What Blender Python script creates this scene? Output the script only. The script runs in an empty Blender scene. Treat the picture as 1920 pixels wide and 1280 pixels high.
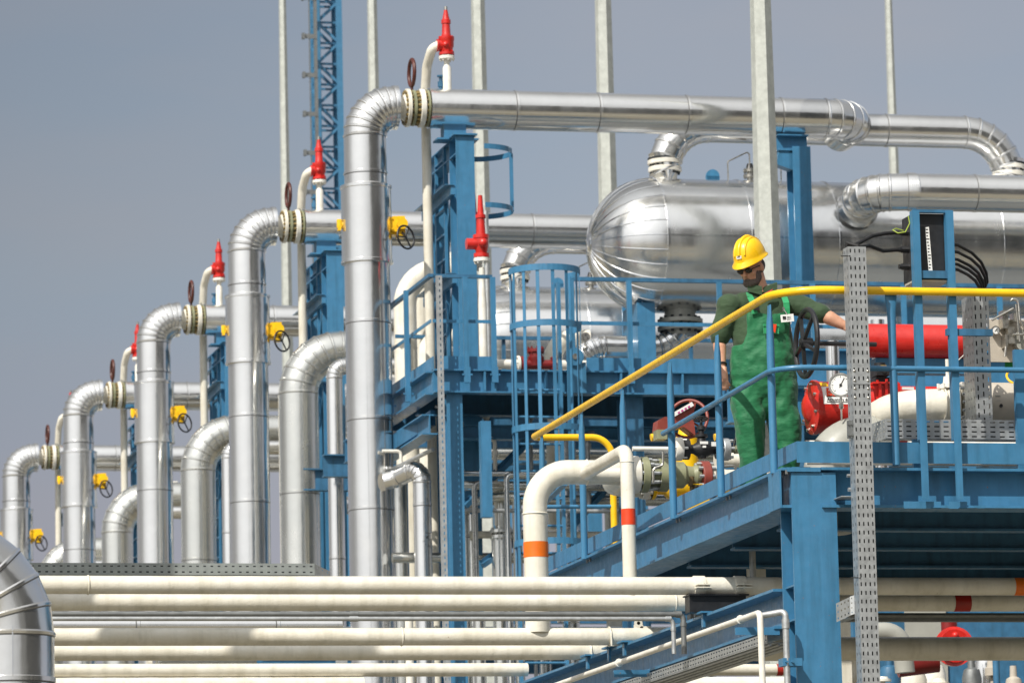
import bpy, math, random
from mathutils import Vector as V, Matrix
R_ = math.radians
random.seed(7)
sc = bpy.context.scene
COL = sc.collection
# ---------------------------------------------------------------- camera
AZ, PI_, RO, F = R_(13.287), R_(8.667), R_(-1.2609), 9094.85
_f = V((math.sin(AZ)*math.cos(PI_), math.cos(AZ)*math.cos(PI_), math.sin(PI_)))
_r = _f.cross(V((0, 0, 1))).normalized(); _u = _r.cross(_f)
_r, _u = math.cos(RO)*_r+math.sin(RO)*_u, -math.sin(RO)*_r+math.cos(RO)*_u
cd = bpy.data.cameras.new('camera'); cam = bpy.data.objects.new('camera', cd); COL.objects.link(cam)
cam.matrix_world = Matrix(((_r.x, _u.x, -_f.x, 0), (_r.y, _u.y, -_f.y, 0), (_r.z, _u.z, -_f.z, 0), (0, 0, 0, 1)))
cd.sensor_width = 36; cd.lens = F/1920*36; cd.clip_start = .5; cd.clip_end = 3000
cd.dof.use_dof = True; cd.dof.focus_distance = 33.5; cd.dof.aperture_fstop = 7.0
sc.camera = cam
# ---------------------------------------------------------------- world, sun, exposure
SAZ, SEL = R_(225), R_(46)
w = bpy.data.worlds.new("World"); sc.world = w; w.use_nodes = True
nt = w.node_tree; bg = nt.nodes['Background']
sky = nt.nodes.new('ShaderNodeTexSky'); sky.sky_type = 'NISHITA'; sky.sun_disc = False
sky.sun_elevation = SEL; sky.sun_rotation = SAZ; sky.altitude = 0; sky.air_density = 1.3; sky.dust_density = 3.0; sky.ozone_density = 2.0
tc = nt.nodes.new('ShaderNodeTexCoord'); mp = nt.nodes.new('ShaderNodeMapping'); mp.inputs['Scale'].default_value = (6, 6, 22)
mp.inputs['Location'].default_value = (3.4, 4.1, 2.2)
nz = nt.nodes.new('ShaderNodeTexNoise'); nz.inputs['Scale'].default_value = 1.0; nz.inputs['Detail'].default_value = 5
rp = nt.nodes.new('ShaderNodeValToRGB'); rp.color_ramp.elements[0].position = .42; rp.color_ramp.elements[1].position = .75
rp.color_ramp.elements[0].color = (0, 0, 0, 1); rp.color_ramp.elements[1].color = (.55, .55, .55, 1)
mx = nt.nodes.new('ShaderNodeMix'); mx.data_type = 'RGBA'; mx.inputs['B'].default_value = (4.3, 4.1, 4.3, 1)
tint = nt.nodes.new('ShaderNodeMix'); tint.data_type = 'RGBA'; tint.blend_type = 'MULTIPLY'; tint.inputs['Factor'].default_value = 1
tint.inputs['B'].default_value = (.8, .75, .9, 1)
L = nt.links.new
sep = nt.nodes.new('ShaderNodeSeparateXYZ'); L(tc.outputs['Generated'], sep.inputs[0])
hz_ = nt.nodes.new('ShaderNodeValToRGB'); el = hz_.color_ramp.elements
el[0].position = 0; el[0].color = (.35, .34, .345, 1); el[1].position = 1; el[1].color = (.20, .27, .38, 1)
for pos, c_ in ((.10, (.36, .335, .362)), (.165, (.31, .345, .375)), (.24, (.245, .285, .335))):
    e_ = el.new(pos); e_.color = (*c_, 1)
L(sep.outputs['Z'], hz_.inputs['Fac'])
sc10 = nt.nodes.new('ShaderNodeMix'); sc10.data_type = 'RGBA'; sc10.blend_type = 'MULTIPLY'; sc10.inputs['Factor'].default_value = 1; sc10.inputs['B'].default_value = (11.6, 12.4, 13.4, 1); sc10.clamp_result = False
L(hz_.outputs['Color'], sc10.inputs['A'])
hm = nt.nodes.new('ShaderNodeMix'); hm.data_type = 'RGBA'; hm.inputs['Factor'].default_value = .85
L(tc.outputs['Generated'], mp.inputs['Vector']); L(mp.outputs['Vector'], nz.inputs['Vector']); L(nz.outputs['Fac'], rp.inputs['Fac'])
L(sky.outputs['Color'], tint.inputs['A']); L(sc10.outputs['Result'], hm.inputs['B']); L(tint.outputs['Result'], hm.inputs['A'])
L(rp.outputs['Color'], mx.inputs['Factor']); L(hm.outputs['Result'], mx.inputs['A'])
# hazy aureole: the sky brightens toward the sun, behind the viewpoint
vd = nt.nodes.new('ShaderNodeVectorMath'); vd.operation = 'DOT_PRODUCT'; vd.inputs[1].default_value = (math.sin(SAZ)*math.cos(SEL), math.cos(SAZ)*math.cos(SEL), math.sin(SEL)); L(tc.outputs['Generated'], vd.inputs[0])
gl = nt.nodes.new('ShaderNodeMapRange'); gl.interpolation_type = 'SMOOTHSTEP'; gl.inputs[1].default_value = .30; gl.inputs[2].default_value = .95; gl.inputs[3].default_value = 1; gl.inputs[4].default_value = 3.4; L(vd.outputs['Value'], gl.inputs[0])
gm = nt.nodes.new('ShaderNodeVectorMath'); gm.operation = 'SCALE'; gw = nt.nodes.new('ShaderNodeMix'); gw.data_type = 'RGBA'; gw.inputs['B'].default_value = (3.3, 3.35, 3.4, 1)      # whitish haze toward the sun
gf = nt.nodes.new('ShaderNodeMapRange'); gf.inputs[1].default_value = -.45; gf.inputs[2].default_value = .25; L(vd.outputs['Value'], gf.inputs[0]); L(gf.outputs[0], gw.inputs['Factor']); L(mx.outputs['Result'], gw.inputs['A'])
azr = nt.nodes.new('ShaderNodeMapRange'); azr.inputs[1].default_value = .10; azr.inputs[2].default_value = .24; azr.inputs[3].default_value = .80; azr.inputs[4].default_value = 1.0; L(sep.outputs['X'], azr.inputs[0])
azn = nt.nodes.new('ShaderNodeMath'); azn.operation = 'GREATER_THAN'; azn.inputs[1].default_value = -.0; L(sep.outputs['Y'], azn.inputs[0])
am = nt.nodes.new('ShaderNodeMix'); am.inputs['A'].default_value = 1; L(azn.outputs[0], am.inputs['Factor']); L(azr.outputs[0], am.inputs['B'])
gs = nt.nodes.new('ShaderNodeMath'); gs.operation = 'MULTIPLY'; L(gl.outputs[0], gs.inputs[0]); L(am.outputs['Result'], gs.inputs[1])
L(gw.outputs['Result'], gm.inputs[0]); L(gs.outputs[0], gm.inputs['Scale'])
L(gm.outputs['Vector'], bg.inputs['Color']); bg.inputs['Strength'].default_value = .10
sd = bpy.data.lights.new('sun', 'SUN'); sd.energy = 5.0; sd.angle = R_(.53); sd.color = (1, .95, .86)
sun = bpy.data.objects.new('sun', sd); COL.objects.link(sun)
SDIR = V((math.sin(SAZ)*math.cos(SEL), math.cos(SAZ)*math.cos(SEL), math.sin(SEL)))
sun.rotation_euler = (-SDIR).to_track_quat('-Z', 'Y').to_euler(); sun.location = (0, 0, 60)
sc.view_settings.view_transform = 'Standard'; sc.view_settings.look = 'None'; sc.view_settings.exposure = 0.0; sc.view_settings.gamma = 1
sc.render.engine = 'CYCLES'; sc.cycles.max_bounces = 7

# ---------------------------------------------------------------- picture pixel -> world point on a known plane
def P(px, py, X=None, Y=None, Z=None):
    d = _r*((px-960)/F)+_u*((640-py)/F)+_f
    t = X/d.x if X is not None else Y/d.y if Y is not None else Z/d.z
    return d*t
def mpp(p): return p.dot(_f)/F          # metres per pixel at a point
K = .845
ZD, XE, YC = 4.6*K, 10.46*K, 35.55*K     # deck level, deck left edge, deck front edge
ZG = -1.7                                # ground
X1, Y1, SP = 12.15*K, 58.9*K, 8.58*K     # first riser, spacing of the units
# ---------------------------------------------------------------- materials
def nodes(name):
    m = bpy.data.materials.new(name); m.use_nodes = True
    return m, m.node_tree, m.node_tree.nodes['Principled BSDF']
def noise(t, scale, detail=4, stretch=None, rough=.55):
    c = t.nodes.new('ShaderNodeTexCoord'); n = t.nodes.new('ShaderNodeTexNoise')
    n.inputs['Scale'].default_value = scale; n.inputs['Detail'].default_value = detail; n.inputs['Roughness'].default_value = rough
    g = t.nodes.new('ShaderNodeNewGeometry')
    if stretch:
        mpn = t.nodes.new('ShaderNodeMapping'); mpn.inputs['Scale'].default_value = stretch
        t.links.new(g.outputs['Position'], mpn.inputs['Vector']); t.links.new(mpn.outputs['Vector'], n.inputs['Vector'])
    else: t.links.new(g.outputs['Position'], n.inputs['Vector'])
    return n.outputs['Fac']
def ramp(t, fac, a, b, ca, cb):
    r = t.nodes.new('ShaderNodeValToRGB'); e = r.color_ramp.elements
    e[0].position = a; e[1].position = b; e[0].color = (*ca, 1); e[1].color = (*cb, 1)
    t.links.new(fac, r.inputs['Fac']); return r.outputs['Color']
def rng(t, fac, a, b, lo, hi):
    r = t.nodes.new('ShaderNodeMapRange'); r.inputs[1].default_value = a; r.inputs[2].default_value = b
    r.inputs[3].default_value = lo; r.inputs[4].default_value = hi; t.links.new(fac, r.inputs[0]); return r.outputs[0]
def bump(t, b, fac, strength, dist=.01):
    n = t.nodes.new('ShaderNodeBump'); n.inputs['Strength'].default_value = strength; n.inputs['Distance'].default_value = dist
    t.links.new(fac, n.inputs['Height']); t.links.new(n.outputs['Normal'], b.inputs['Normal'])
def paint(name, col, rough=.4, dirt=.25, dcol=None, bs=.15, sc_=9, coat=0, spots=0, streak=0):
    m, t, b = nodes(name)
    dcol = dcol or tuple(c*(1-dirt) for c in col)
    c = ramp(t, noise(t, sc_, 6), .35, .72, dcol, col)
    if streak:
        x = t.nodes.new('ShaderNodeMix'); x.data_type = 'RGBA'; x.blend_type = 'MULTIPLY'; x.inputs['B'].default_value = (1-streak, 1-streak, 1-streak*1.1, 1)
        t.links.new(ramp(t, noise(t, 1, 5, (16, 16, 1.6)), .48, .72, (0, 0, 0), (1, 1, 1)), x.inputs['Factor']); t.links.new(c, x.inputs['A']); c = x.outputs['Result']
    if spots:
        x = t.nodes.new('ShaderNodeMix'); x.data_type = 'RGBA'
        s = ramp(t, noise(t, 38, 3), spots, spots+.03, (0, 0, 0), (1, 1, 1))
        t.links.new(s, x.inputs['Factor']); t.links.new(c, x.inputs['A']); x.inputs['B'].default_value = (.25, .13, .07, 1); c = x.outputs['Result']
    t.links.new(c, b.inputs['Base Color'])
    t.links.new(rng(t, noise(t, 25, 3), .3, .7, rough-.08, rough+.12), b.inputs['Roughness'])
    bump(t, b, noise(t, 55, 4), bs, .004)
    b.inputs['Coat Weight'].default_value = coat
    return m
def clad(name, col=(.87, .865, .85), rough=.165, bs=.10, coat=.0):
    """thin aluminium sheet: satin metal, faint handling marks, gentle sheet waviness"""
    m, t, b = nodes(name)
    b.inputs['Metallic'].default_value = .93
    c = ramp(t, noise(t, 1.3, 5, None, .55), .25, .75, tuple(x*.88 for x in col), col)
    t.links.new(c, b.inputs['Base Color'])
    r1 = rng(t, noise(t, 7, 8, (1, 1, .35), .6), .3, .75, rough-.05, rough+.10)
    t.links.new(r1, b.inputs['Roughness'])
    bump(t, b, noise(t, 1.7, 4, None, .6), bs*1.5, .03)
    b.inputs['Coat Weight'].default_value = coat; b.inputs['Coat Roughness'].default_value = .12
    return m
def galv(name, col=(.55, .57, .58), rough=.48, metal=.75, sc_=14):
    m, t, b = nodes(name)
    b.inputs['Metallic'].default_value = metal
    t.links.new(ramp(t, noise(t, sc_, 6, None, .7), .3, .7, tuple(x*.7 for x in col), col), b.inputs['Base Color'])
    t.links.new(rng(t, noise(t, 30, 3), .3, .7, rough-.1, rough+.15), b.inputs['Roughness'])
    bump(t, b, noise(t, 40, 3), .15, .003)
    return m
M = dict(
 clad=clad('aluminium_cladding'), cladb=clad('bright_cladding', (.90, .905, .91), .15, .15), clado=clad('dull_cladding', (.76, .76, .72), .22, .12),
 vess=clad('vessel_cladding', (.86, .86, .85), .20, .08),
 galv=galv('galvanised_steel'), pole=galv('mast_zinc', (.50, .52, .485), .6, .25, 9), dark=galv('dark_zinc', (.26, .27, .27), .5, .7, 10),
 steel=galv('stainless', (.6, .58, .53), .3, .95),
 blue=paint('blue_paint', (.052, .200, .365), .36, .15, spots=.72, streak=.22), blued=paint('blue_paint_old', (.042, .160, .30), .45, .3, streak=.3),
 lblue=paint('tower_blue', (.055, .20, .36), .5, .2),
 cream=paint('cream_paint', (.79, .76, .675), .36, .1, (.67, .63, .53), .45, 6, .15, spots=.765, streak=.16),
 white=paint('white_paint', (.84, .82, .77), .35, .14, (.66, .63, .55)), olive=paint('olive_metal', (.30, .31, .19), .35, .4),
 grey=paint('grey_paint', (.36, .36, .325), .4, .12), beige=paint('beige_paint', (.50, .45, .38), .5, .15),
 yellow=paint('yellow_paint', (.90, .56, .008), .3, .08, (.82, .47, .01), .1), red=paint('red_paint', (.64, .020, .013), .33, .3, coat=.4),
 dred=paint('dark_red_paint', (.20, .012, .012), .4, .3), brown=paint('rust_brown', (.10, .022, .014), .45, .4),
 maroon=paint('maroon_paint', (.27, .055, .04), .4, .3), rust=paint('rusty_bolts', (.13, .085, .03), .6, .5, sc_=40),
 black=paint('black_plastic', (.018, .019, .022), .42, .3), rubber=paint('cable_rubber', (.012, .012, .013), .5, .3),
 orange=paint('orange_band', (.82, .17, .01), .4, .15), redband=paint('red_orange_band', (.80, .06, .012), .4, .15), rdband=paint('red_band', (.40, .02, .012), .45, .2),
 green=paint('green_plastic', (.01, .25, .07), .4, .1), brass=paint('brassy_bolts', (.42, .31, .12), .4, .5, (.10, .07, .02), .2, 30), seam=galv('dark_seam', (.22, .22, .22), .5, .6), wht=paint('label_white', (.82, .82, .80), .5, .08), ink=paint('ink', (.02, .02, .02), .5, 0),  # seam: thin dark line beside each cladding joint
 deck=galv('deck_plate', (.20, .21, .21), .6, .5), shade=paint('near_black', (.03, .035, .04), .7, .3))  # near-black for gaskets, bolts, scuffs, windows and painted shade behind low tray slots
g, t, b = nodes('gravel_ground')
t.links.new(ramp(t, noise(t, .35, 9, None, .7), .3, .7, (.12, .105, .075), (.24, .22, .165)), b.inputs['Base Color']); b.inputs['Roughness'].default_value = .95
M['ground'] = g

# ---------------------------------------------------------------- mesh builder
class MB:
    def __init__(s): s.v = []; s.f = []; s.m = []; s.cur = 0
    def mat(s, i): s.cur = i; return s
    def add(s, vs, fs):
        o = len(s.v); s.v += [V(x) for x in vs]; s.f += [[i+o for i in q] for q in fs]; s.m += [s.cur]*len(fs); return s
    def obox(s, c, a, b, h):
        c, a, b, h = V(c), V(a), V(b), V(h)
        vs = [c+i*a+j*b+k*h for i in (-1, 1) for j in (-1, 1) for k in (-1, 1)]
        return s.add(vs, [(0, 1, 3, 2), (4, 6, 7, 5), (0, 4, 5, 1), (2, 3, 7, 6), (0, 2, 6, 4), (1, 5, 7, 3)])
    def box(s, x0, x1, y0, y1, z0, z1):
        return s.obox(((x0+x1)/2, (y0+y1)/2, (z0+z1)/2), ((x1-x0)/2, 0, 0), (0, (y1-y0)/2, 0), (0, 0, (z1-z0)/2))
    def rings(s, rs, cap=True):
        n = len(rs[0]); vs = [p for r in rs for p in r]; fs = []
        for i in range(len(rs)-1):
            for j in range(n):
                k = (j+1) % n; fs.append((i*n+j, i*n+k, (i+1)*n+k, (i+1)*n+j))
        if cap: fs += [tuple(range(n))[::-1], tuple(range((len(rs)-1)*n, len(rs)*n))]
        return s.add(vs, fs)
    def tube(s, pts, r, n=20, cap=True, flat=1.0):
        pts = [V(p) for p in pts]; T = []
        for i in range(len(pts)):
            a = pts[max(i-1, 0)]; c = pts[min(i+1, len(pts)-1)]
            d = ((pts[i]-a).normalized()+(c-pts[i]).normalized()) if 0 < i < len(pts)-1 else c-a
            T.append(d.normalized())
        up = V((0, 0, 1)) if abs(T[0].z) < .9 else V((0, 1, 0))
        x = T[0].cross(up).normalized(); rs = []
        for i, p in enumerate(pts):
            x = (x-T[i]*x.dot(T[i])).normalized(); y = T[i].cross(x)
            rr = r[i] if isinstance(r, (list, tuple)) else r
            k = 1.0
            if 0 < i < len(pts)-1:
                q = (pts[i]-pts[i-1]).normalized().dot(T[i]); k = 1/max(q, .6)
                bdir = ((pts[i+1]-pts[i]).normalized()-(pts[i]-pts[i-1]).normalized())
            ring = []
            for j in range(n):
                a = 2*math.pi*j/n; o = x*math.cos(a)*rr+y*math.sin(a)*rr*flat
                if k > 1.0001 and bdir.length > 1e-6:
                    bn = bdir.normalized(); o = o+bn*o.dot(bn)*(k-1)
                ring.append(p+o)
            rs.append(ring)
        return s.rings(rs, cap)
    def cyl(s, a, b, r, r2=None, n=24, cap=True):
        return s.tube([a, b], [r, r if r2 is None else r2], n, cap)
    def lathe(s, o, ax, prof, n=28):
        o = V(o); ax = V(ax).normalized(); up = V((0, 0, 1)) if abs(ax.z) < .9 else V((0, 1, 0))
        x = ax.cross(up).normalized(); y = ax.cross(x)
        return s.rings([[o+ax*d+(x*math.cos(2*math.pi*j/n)+y*math.sin(2*math.pi*j/n))*max(r, 1e-4) for j in range(n)] for d, r in prof])
    def torus(s, c, ax, R, r, n=32, m=8, a0=0, a1=2*math.pi, xdir=None, flat=1):
        c = V(c); ax = V(ax).normalized(); up = V((0, 0, 1)) if abs(ax.z) < .9 else V((0, 1, 0))
        x = V(xdir) if xdir is not None else ax.cross(up).normalized(); y = ax.cross(x)
        full = a1-a0 > 6.28; N = n if full else n+1; rs = []
        for i in range(N):
            a = a0+(a1-a0)*i/n; d = x*math.cos(a)+y*math.sin(a)
            rs.append([c+d*(R+r*math.cos(2*math.pi*j/m))+ax*r*flat*math.sin(2*math.pi*j/m) for j in range(m)])
        if full: rs.append(rs[0])
        return s.rings(rs, not full)
    def sphere(s, c, r, n=20, m=12):
        c = V(c); rr = r if isinstance(r, (tuple, list)) else (r, r, r); rs = []
        for i in range(m+1):
            a = math.pi*i/m
            rs.append([c+V((rr[0]*math.sin(a)*math.cos(2*math.pi*j/n), rr[1]*math.sin(a)*math.sin(2*math.pi*j/n), rr[2]*math.cos(a))) for j in range(n)])
        return s.rings(rs, False)
    def ibeam(s, a, b, h, w, tw=.012, tf=.016, up=(0, 0, 1)):
        a, b, up = V(a), V(b), V(up); d = (b-a); l = d.length/2; d.normalize(); c = (a+b)/2
        up = (up-d*up.dot(d)).normalized(); x = d.cross(up)
        s.obox(c, d*l, x*tw/2, up*(h/2-tf))
        s.obox(c+up*(h/2-tf/2), d*l, x*w/2, up*tf/2); s.obox(c-up*(h/2-tf/2), d*l, x*w/2, up*tf/2)
        return s
    def bar(s, a, b, w, h, up=(0, 0, 1)):
        a, b, up = V(a), V(b), V(up); d = (b-a); l = d.length/2; d.normalize()
        up = (up-d*up.dot(d)).normalized(); x = d.cross(up)
        return s.obox((a+b)/2, d*l, x*w/2, up*h/2)
    def bolts(s, c, ax, R, nb, br, l, ph=0):
        c = V(c); ax = V(ax).normalized(); up = V((0, 0, 1)) if abs(ax.z) < .9 else V((0, 1, 0))
        x = ax.cross(up).normalized(); y = ax.cross(x)
        for i in range(nb):
            a = 2*math.pi*i/nb+ph; p = c+(x*math.cos(a)+y*math.sin(a))*R
            s.cyl(p-ax*l/2, p+ax*l/2, br, n=6)
        return s
    def perf(s, o, U, W, N, cols, rows, fw, fh, thick=.002):
        """sheet from corner o spanned by U (width) and W (length) with cols x rows slots; fw, fh = slot share of its cell"""
        o, U, W, N = V(o), V(U), V(W), V(N).normalized()*thick
        us = [0.]; ws = [0.]
        for i in range(cols): us += [(i+.5-fw/2)/cols, (i+.5+fw/2)/cols]
        for i in range(rows): ws += [(i+.5-fh/2)/rows, (i+.5+fh/2)/rows]
        us.append(1.); ws.append(1.)
        for side in (0, 1):
            vs = [o+U*a+W*c_+N*side for c_ in ws for a in us]; n = len(us)
            fs = [(j*n+i, j*n+i+1, (j+1)*n+i+1, (j+1)*n+i) for j in range(len(ws)-1) for i in range(n-1) if not (i % 2 and j % 2)]
            s.add(vs, fs)
        return s
    def build(s, name, mats, parent=None, ang=32, origin=None):
        me = bpy.data.meshes.new(name)
        o = V(parent['o_']) if parent is not None else V(origin) if origin is not None else None
        if o is None:
            xs = [p.x for p in s.v]; ys = [p.y for p in s.v]; zs = [p.z for p in s.v]
            o = V(((min(xs)+max(xs))/2, (min(ys)+max(ys))/2, min(zs)))
        me.from_pydata([p-o for p in s.v], [], s.f)
        mats = list(mats) if isinstance(mats, (list, tuple)) else [mats]
        if len(mats) == 1 and max(s.m) == 1: mats.append('seam')
        for m in mats: me.materials.append(M[m] if isinstance(m, str) else m)
        me.polygons.foreach_set('material_index', s.m)
        me.polygons.foreach_set('use_smooth', [True]*len(s.f))
        me.validate(); me.update()
        me.set_sharp_from_angle(angle=R_(ang))
        ob = bpy.data.objects.new(name, me); COL.objects.link(ob)
        ob['o_'] = tuple(o)
        if parent is not None: ob.parent = parent
        else: ob.location = o
        return ob
def thing(name, label, cat, loc, group=None):
    o = bpy.data.objects.new(name, None); COL.objects.link(o); o.location = loc; o.empty_display_size = .2
    o['label'] = label; o['category'] = cat; o['o_'] = tuple(loc)
    if group: o['group'] = group
    return o
def tag(o, label, cat, group=None):
    o['label'] = label; o['category'] = cat
    if group: o['group'] = group
    return o
def copy_tree(o, parent=None, kids=None):
    kids = kids if kids is not None else list(o.children_recursive)
    c = o.copy(); COL.objects.link(c)
    if parent: c.parent = parent
    for ch in [k for k in kids if k.parent == o]: copy_tree(ch, c, kids)
    return c
def dup(o, off, label):
    c = copy_tree(o); c.location = o.location+V(off); c['label'] = label; return c
def fillet(pts, R, seg=7):
    pts = [V(p) for p in pts]; out = [pts[0]]
    for i in range(1, len(pts)-1):
        r = R[i-1] if isinstance(R, (list, tuple)) else R
        a = (pts[i-1]-pts[i]).normalized(); c = (pts[i+1]-pts[i]).normalized()
        th = math.acos(max(-1, min(1, a.dot(c)))); tl = r/math.tan(th/2)
        p0 = pts[i]+a*tl; bis = (a+c).normalized(); ctr = pts[i]+bis*(r/math.sin(th/2)); p1 = pts[i]+c*tl
        va, vb = p0-ctr, p1-ctr; an = va.angle(vb); ax = va.cross(vb).normalized()
        for k in range(seg+1): out.append(ctr+Matrix.Rotation(an*k/seg, 3, ax) @ va)
    out.append(pts[-1]); return out
def cladpipe(mb, path, r, every=1.0, n=56, bead=.006, phase=.35):
    """clad pipe: gored elbows where the path bends, lap joints along the straights"""
    mb.tube(path, r, n)
    for i in range(1, len(path)-1):
        d = (path[i+1]-path[i-1]).normalized()
        if (path[i+1]-path[i]).normalized().dot((path[i]-path[i-1]).normalized()) < .9999:
            mb.lathe(path[i]-d*.014, d, [(0, r), (.004, r+bead*1.1), (.018, r+bead*1.35), (.028, r)], n); mb.mat(1).cyl(path[i]-d*.019, path[i]-d*.0142, r+.0012, n=n, cap=False); mb.mat(0)
    for i in range(len(path)-1):
        a, c = path[i], path[i+1]; l = (c-a).length; d = (c-a).normalized(); s_ = every*phase
        while l > every*.8 and s_ < l-.15:
            p = a+d*s_; mb.lathe(p, d, [(-.014, r), (-.012, r+bead), (.012, r+bead*1.1), (.016, r)], n); mb.mat(1).cyl(p-d*.022, p-d*.0145, r+.0012, n=n, cap=False); mb.mat(0); s_ += every*random.uniform(.9, 1.1)
    return mb
def pipe(mb, path, r, n=28, welds=()):
    mb.tube(path, r, n)
    for p, d in welds: mb.torus(p, d, r, .006, n, 6)
    return mb
def hexflange(mb, c, ax, r, t, nb=12, mi=0, bi=1, br=None):
    c = V(c); ax = V(ax).normalized(); br = br or r*.075
    mb.mat(mi).lathe(c-ax*t/2, ax, [(0, 0), (0, r*.96), (t*.1, r), (t*.9, r), (t, r*.96), (t, 0)], 36)
    mb.mat(bi).bolts(c, ax, r*.84, nb, br, t*2.0); mb.mat(0); return mb
def handwheel(root, name, c, ax, R, r, mat, spokes=5, hub=None):
    c, ax = V(c), V(ax).normalized()
    m = MB(); m.torus(c, ax, R, r, 44, 10); m.build('rim', mat, root)
    m = MB(); up = V((0, 0, 1)) if abs(ax.z) < .9 else V((0, 1, 0)); x = ax.cross(up).normalized(); y = ax.cross(x)
    for i in range(spokes):
        a = 2*math.pi*i/spokes+.4; d = x*math.cos(a)+y*math.sin(a)
        m.bar(c-ax*R*.10+d*R*.08, c+d*(R-r*.3), r*1.1, r*1.3, ax)
    m.cyl(c-ax*R*.2, c+ax*R*.08, R*.14, n=16); m.build('spokes', mat, root)
ORD = ['nearest and tallest', 'second', 'third', 'fourth', 'farthest and lowest']
X_, Y_, Z_ = V((1, 0, 0)), V((0, 1, 0)), V((0, 0, 1))
# ================================================================ GROUND
m = MB(); m.box(-900, 1100, -60, 1500, ZG-.3, ZG); o = m.build('ground', 'ground'); o['kind'] = 'structure'
# ================================================================ FIVE REPEATING UNITS OF THE PROCESS LINE (built once, copied along +Y)
YM = Y1+.86                                            # manifold and vessel axis
pr = P(685, 300, Y=Y1); XR = pr.x; u1 = mpp(P(800, 205, Y=Y1))
ZH = P(900, 206, Y=Y1).z; RH = 37.5*u1
def zr(py, x=690, Y=Y1): return P(x, py, Y=Y).z
def xr(px, py=206, Y=Y1): return P(px, py, Y=Y).x
units = []                                              # (object, [labels]) to be copied
def add_unit(o, fmt, n=5): units.append((o, fmt, n)); o['label'] = fmt % ORD[0]
# riser with sleeve, elbow and neck
root = thing('insulated_riser', 'x', 'pipe', (XR, Y1, ZG), 'silver clad risers standing in a receding row')
xe = xr(743)
m = MB(); path = fillet([(XR, Y1, zr(498)), (XR, Y1, ZH), (xe+.004, Y1, ZH)], 56*u1, 8)
cladpipe(m, path, 40*u1, 1.1, 60, .007, .9); m.build('upper_cladding', 'clad', root, 8)
m = MB(); cladpipe(m, [V((XR, Y1, ZG)), V((XR, Y1, zr(497)))], 42.5*u1, 1.05, 60, .005, .55)
for a_ in (-62,): m.mat(1).obox((XR+42.6*u1*math.cos(R_(a_)), Y1+42.6*u1*math.sin(R_(a_)), (ZG+zr(497))/2), (.003*math.sin(R_(a_)), -.003*math.cos(R_(a_)), 0), (.0015*math.cos(R_(a_)), .0015*math.sin(R_(a_)), 0), (0, 0, (zr(497)-ZG)/2-.01)); m.mat(0)
m.build('lower_cladding', 'clad', root, 8)
m = MB(); zt, zb = zr(350), zr(495); rs = 47*u1
m.lathe((XR, Y1, zb), Z_, [(0, 0), (0, rs+.008), (.03, rs+.008), (.035, rs), (zt-zb-.035, rs), (zt-zb-.03, rs+.008), (zt-zb, rs+.008), (zt-zb+.02, 40*u1)], 60)
m.build('valve_sleeve', 'clad', root, 12)
m = MB(); m.lathe((xe, Y1, ZH), X_, [(-.03, 0), (-.03, 42*u1), (.004, 42*u1), (.01, 33*u1), (.014, 0)], 48); m.build('end_ring', 'cladb', root, 20)
add_unit(root, 'silver clad riser pipe with gored elbow, %s of the row')
# flanged valve between elbow and header
xv = xr(748)
root = thing('flanged_valve', 'x', 'valve', (xv, Y1, ZH), 'cream flanged valves at the tops of the risers')
m = MB(); q = u1
m.lathe((xv-7*q, Y1, ZH), X_, [(0, 0), (0, 22*q), (11*q, 21*q), (19*q, 27*q), (20*q, 0)], 40); m.build('neck', 'cream', root)
m = MB(); hexflange(m, (xv+16*q, Y1, ZH), X_, 36*q, 7*q, 20, 0, 1, 3.0*q); m.build('flange', ('cream', 'brass'), root)
m = MB(); m.lathe((xv+23*q, Y1, ZH), X_, [(0, 0), (0, 30*q), (1*q, 34*q), (6*q, 34*q), (7*q, 24*q), (14*q, 24*q), (14*q, 0)], 36); m.mat(1).bolts((xv+33*q, Y1, ZH), X_, 30*q, 20, 2.6*q, 10*q); m.build('body', ('olive', 'brass'), root)
m = MB(); hexflange(m, (xv+42*q, Y1, ZH), X_, 36.5*q, 10*q, 20, 0, 1, 3.0*q); m.build('flange', ('white', 'brass'), root)
m = MB(); m.lathe((xv+47*q, Y1, ZH), X_, [(0, 0), (0, 25*q), (4*q, 25*q), (4*q, 0)], 30); hexflange(m, (xv+53*q, Y1, ZH), X_, 35*q, 4*q, 20, 0, 1, 2.8*q); m.build('flange', ('olive', 'brass'), root)
cw = P(772, 137, Y=Y1); m = MB(); m.torus(cw, X_, 25*q, 3.6*q, 40, 10); m.build('handwheel', 'brown', root)
m = MB(); m.cyl((cw.x, Y1, ZH+34*q), (cw.x, Y1, cw.z-21*q), 2.5*q, n=12); m.build('stem', 'brown', root)
add_unit(root, 'cream flanged valve with thin brown handwheel, %s of the five')
# header
xh0, xh1 = xr(803), xr(1612)
root = thing('header_pipe', 'x', 'pipe', (xh0, Y1, ZH), 'silver clad horizontal header pipes')
m = MB(); path = fillet([(xh0, Y1, ZH), (xh1, Y1, ZH), (xh1, YM-.1, ZH)], .40, 6)
cladpipe(m, path, RH, 1.0, 60, .006, .95); m.lathe((xh0, Y1, ZH), X_, [(0, 0), (0, RH+.006), (.03, RH+.006), (.032, RH)], 60)
m.build('cladding', 'clad', root, 8)
m = MB(); ps = P(850, 244, Y=Y1); m.box(ps.x-.12, ps.x+.12, Y1-.09, Y1+.09, ZH-RH-.12, ZH-RH+.02); m.box(ps.x-.2, ps.x+.25, Y1-.12, Y1+.12, ZH-RH-.14, ZH-RH-.122); m.build('pipe_shoe', 'blue', root)
add_unit(root, 'silver clad header pipe running right, %s of the five')
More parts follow.
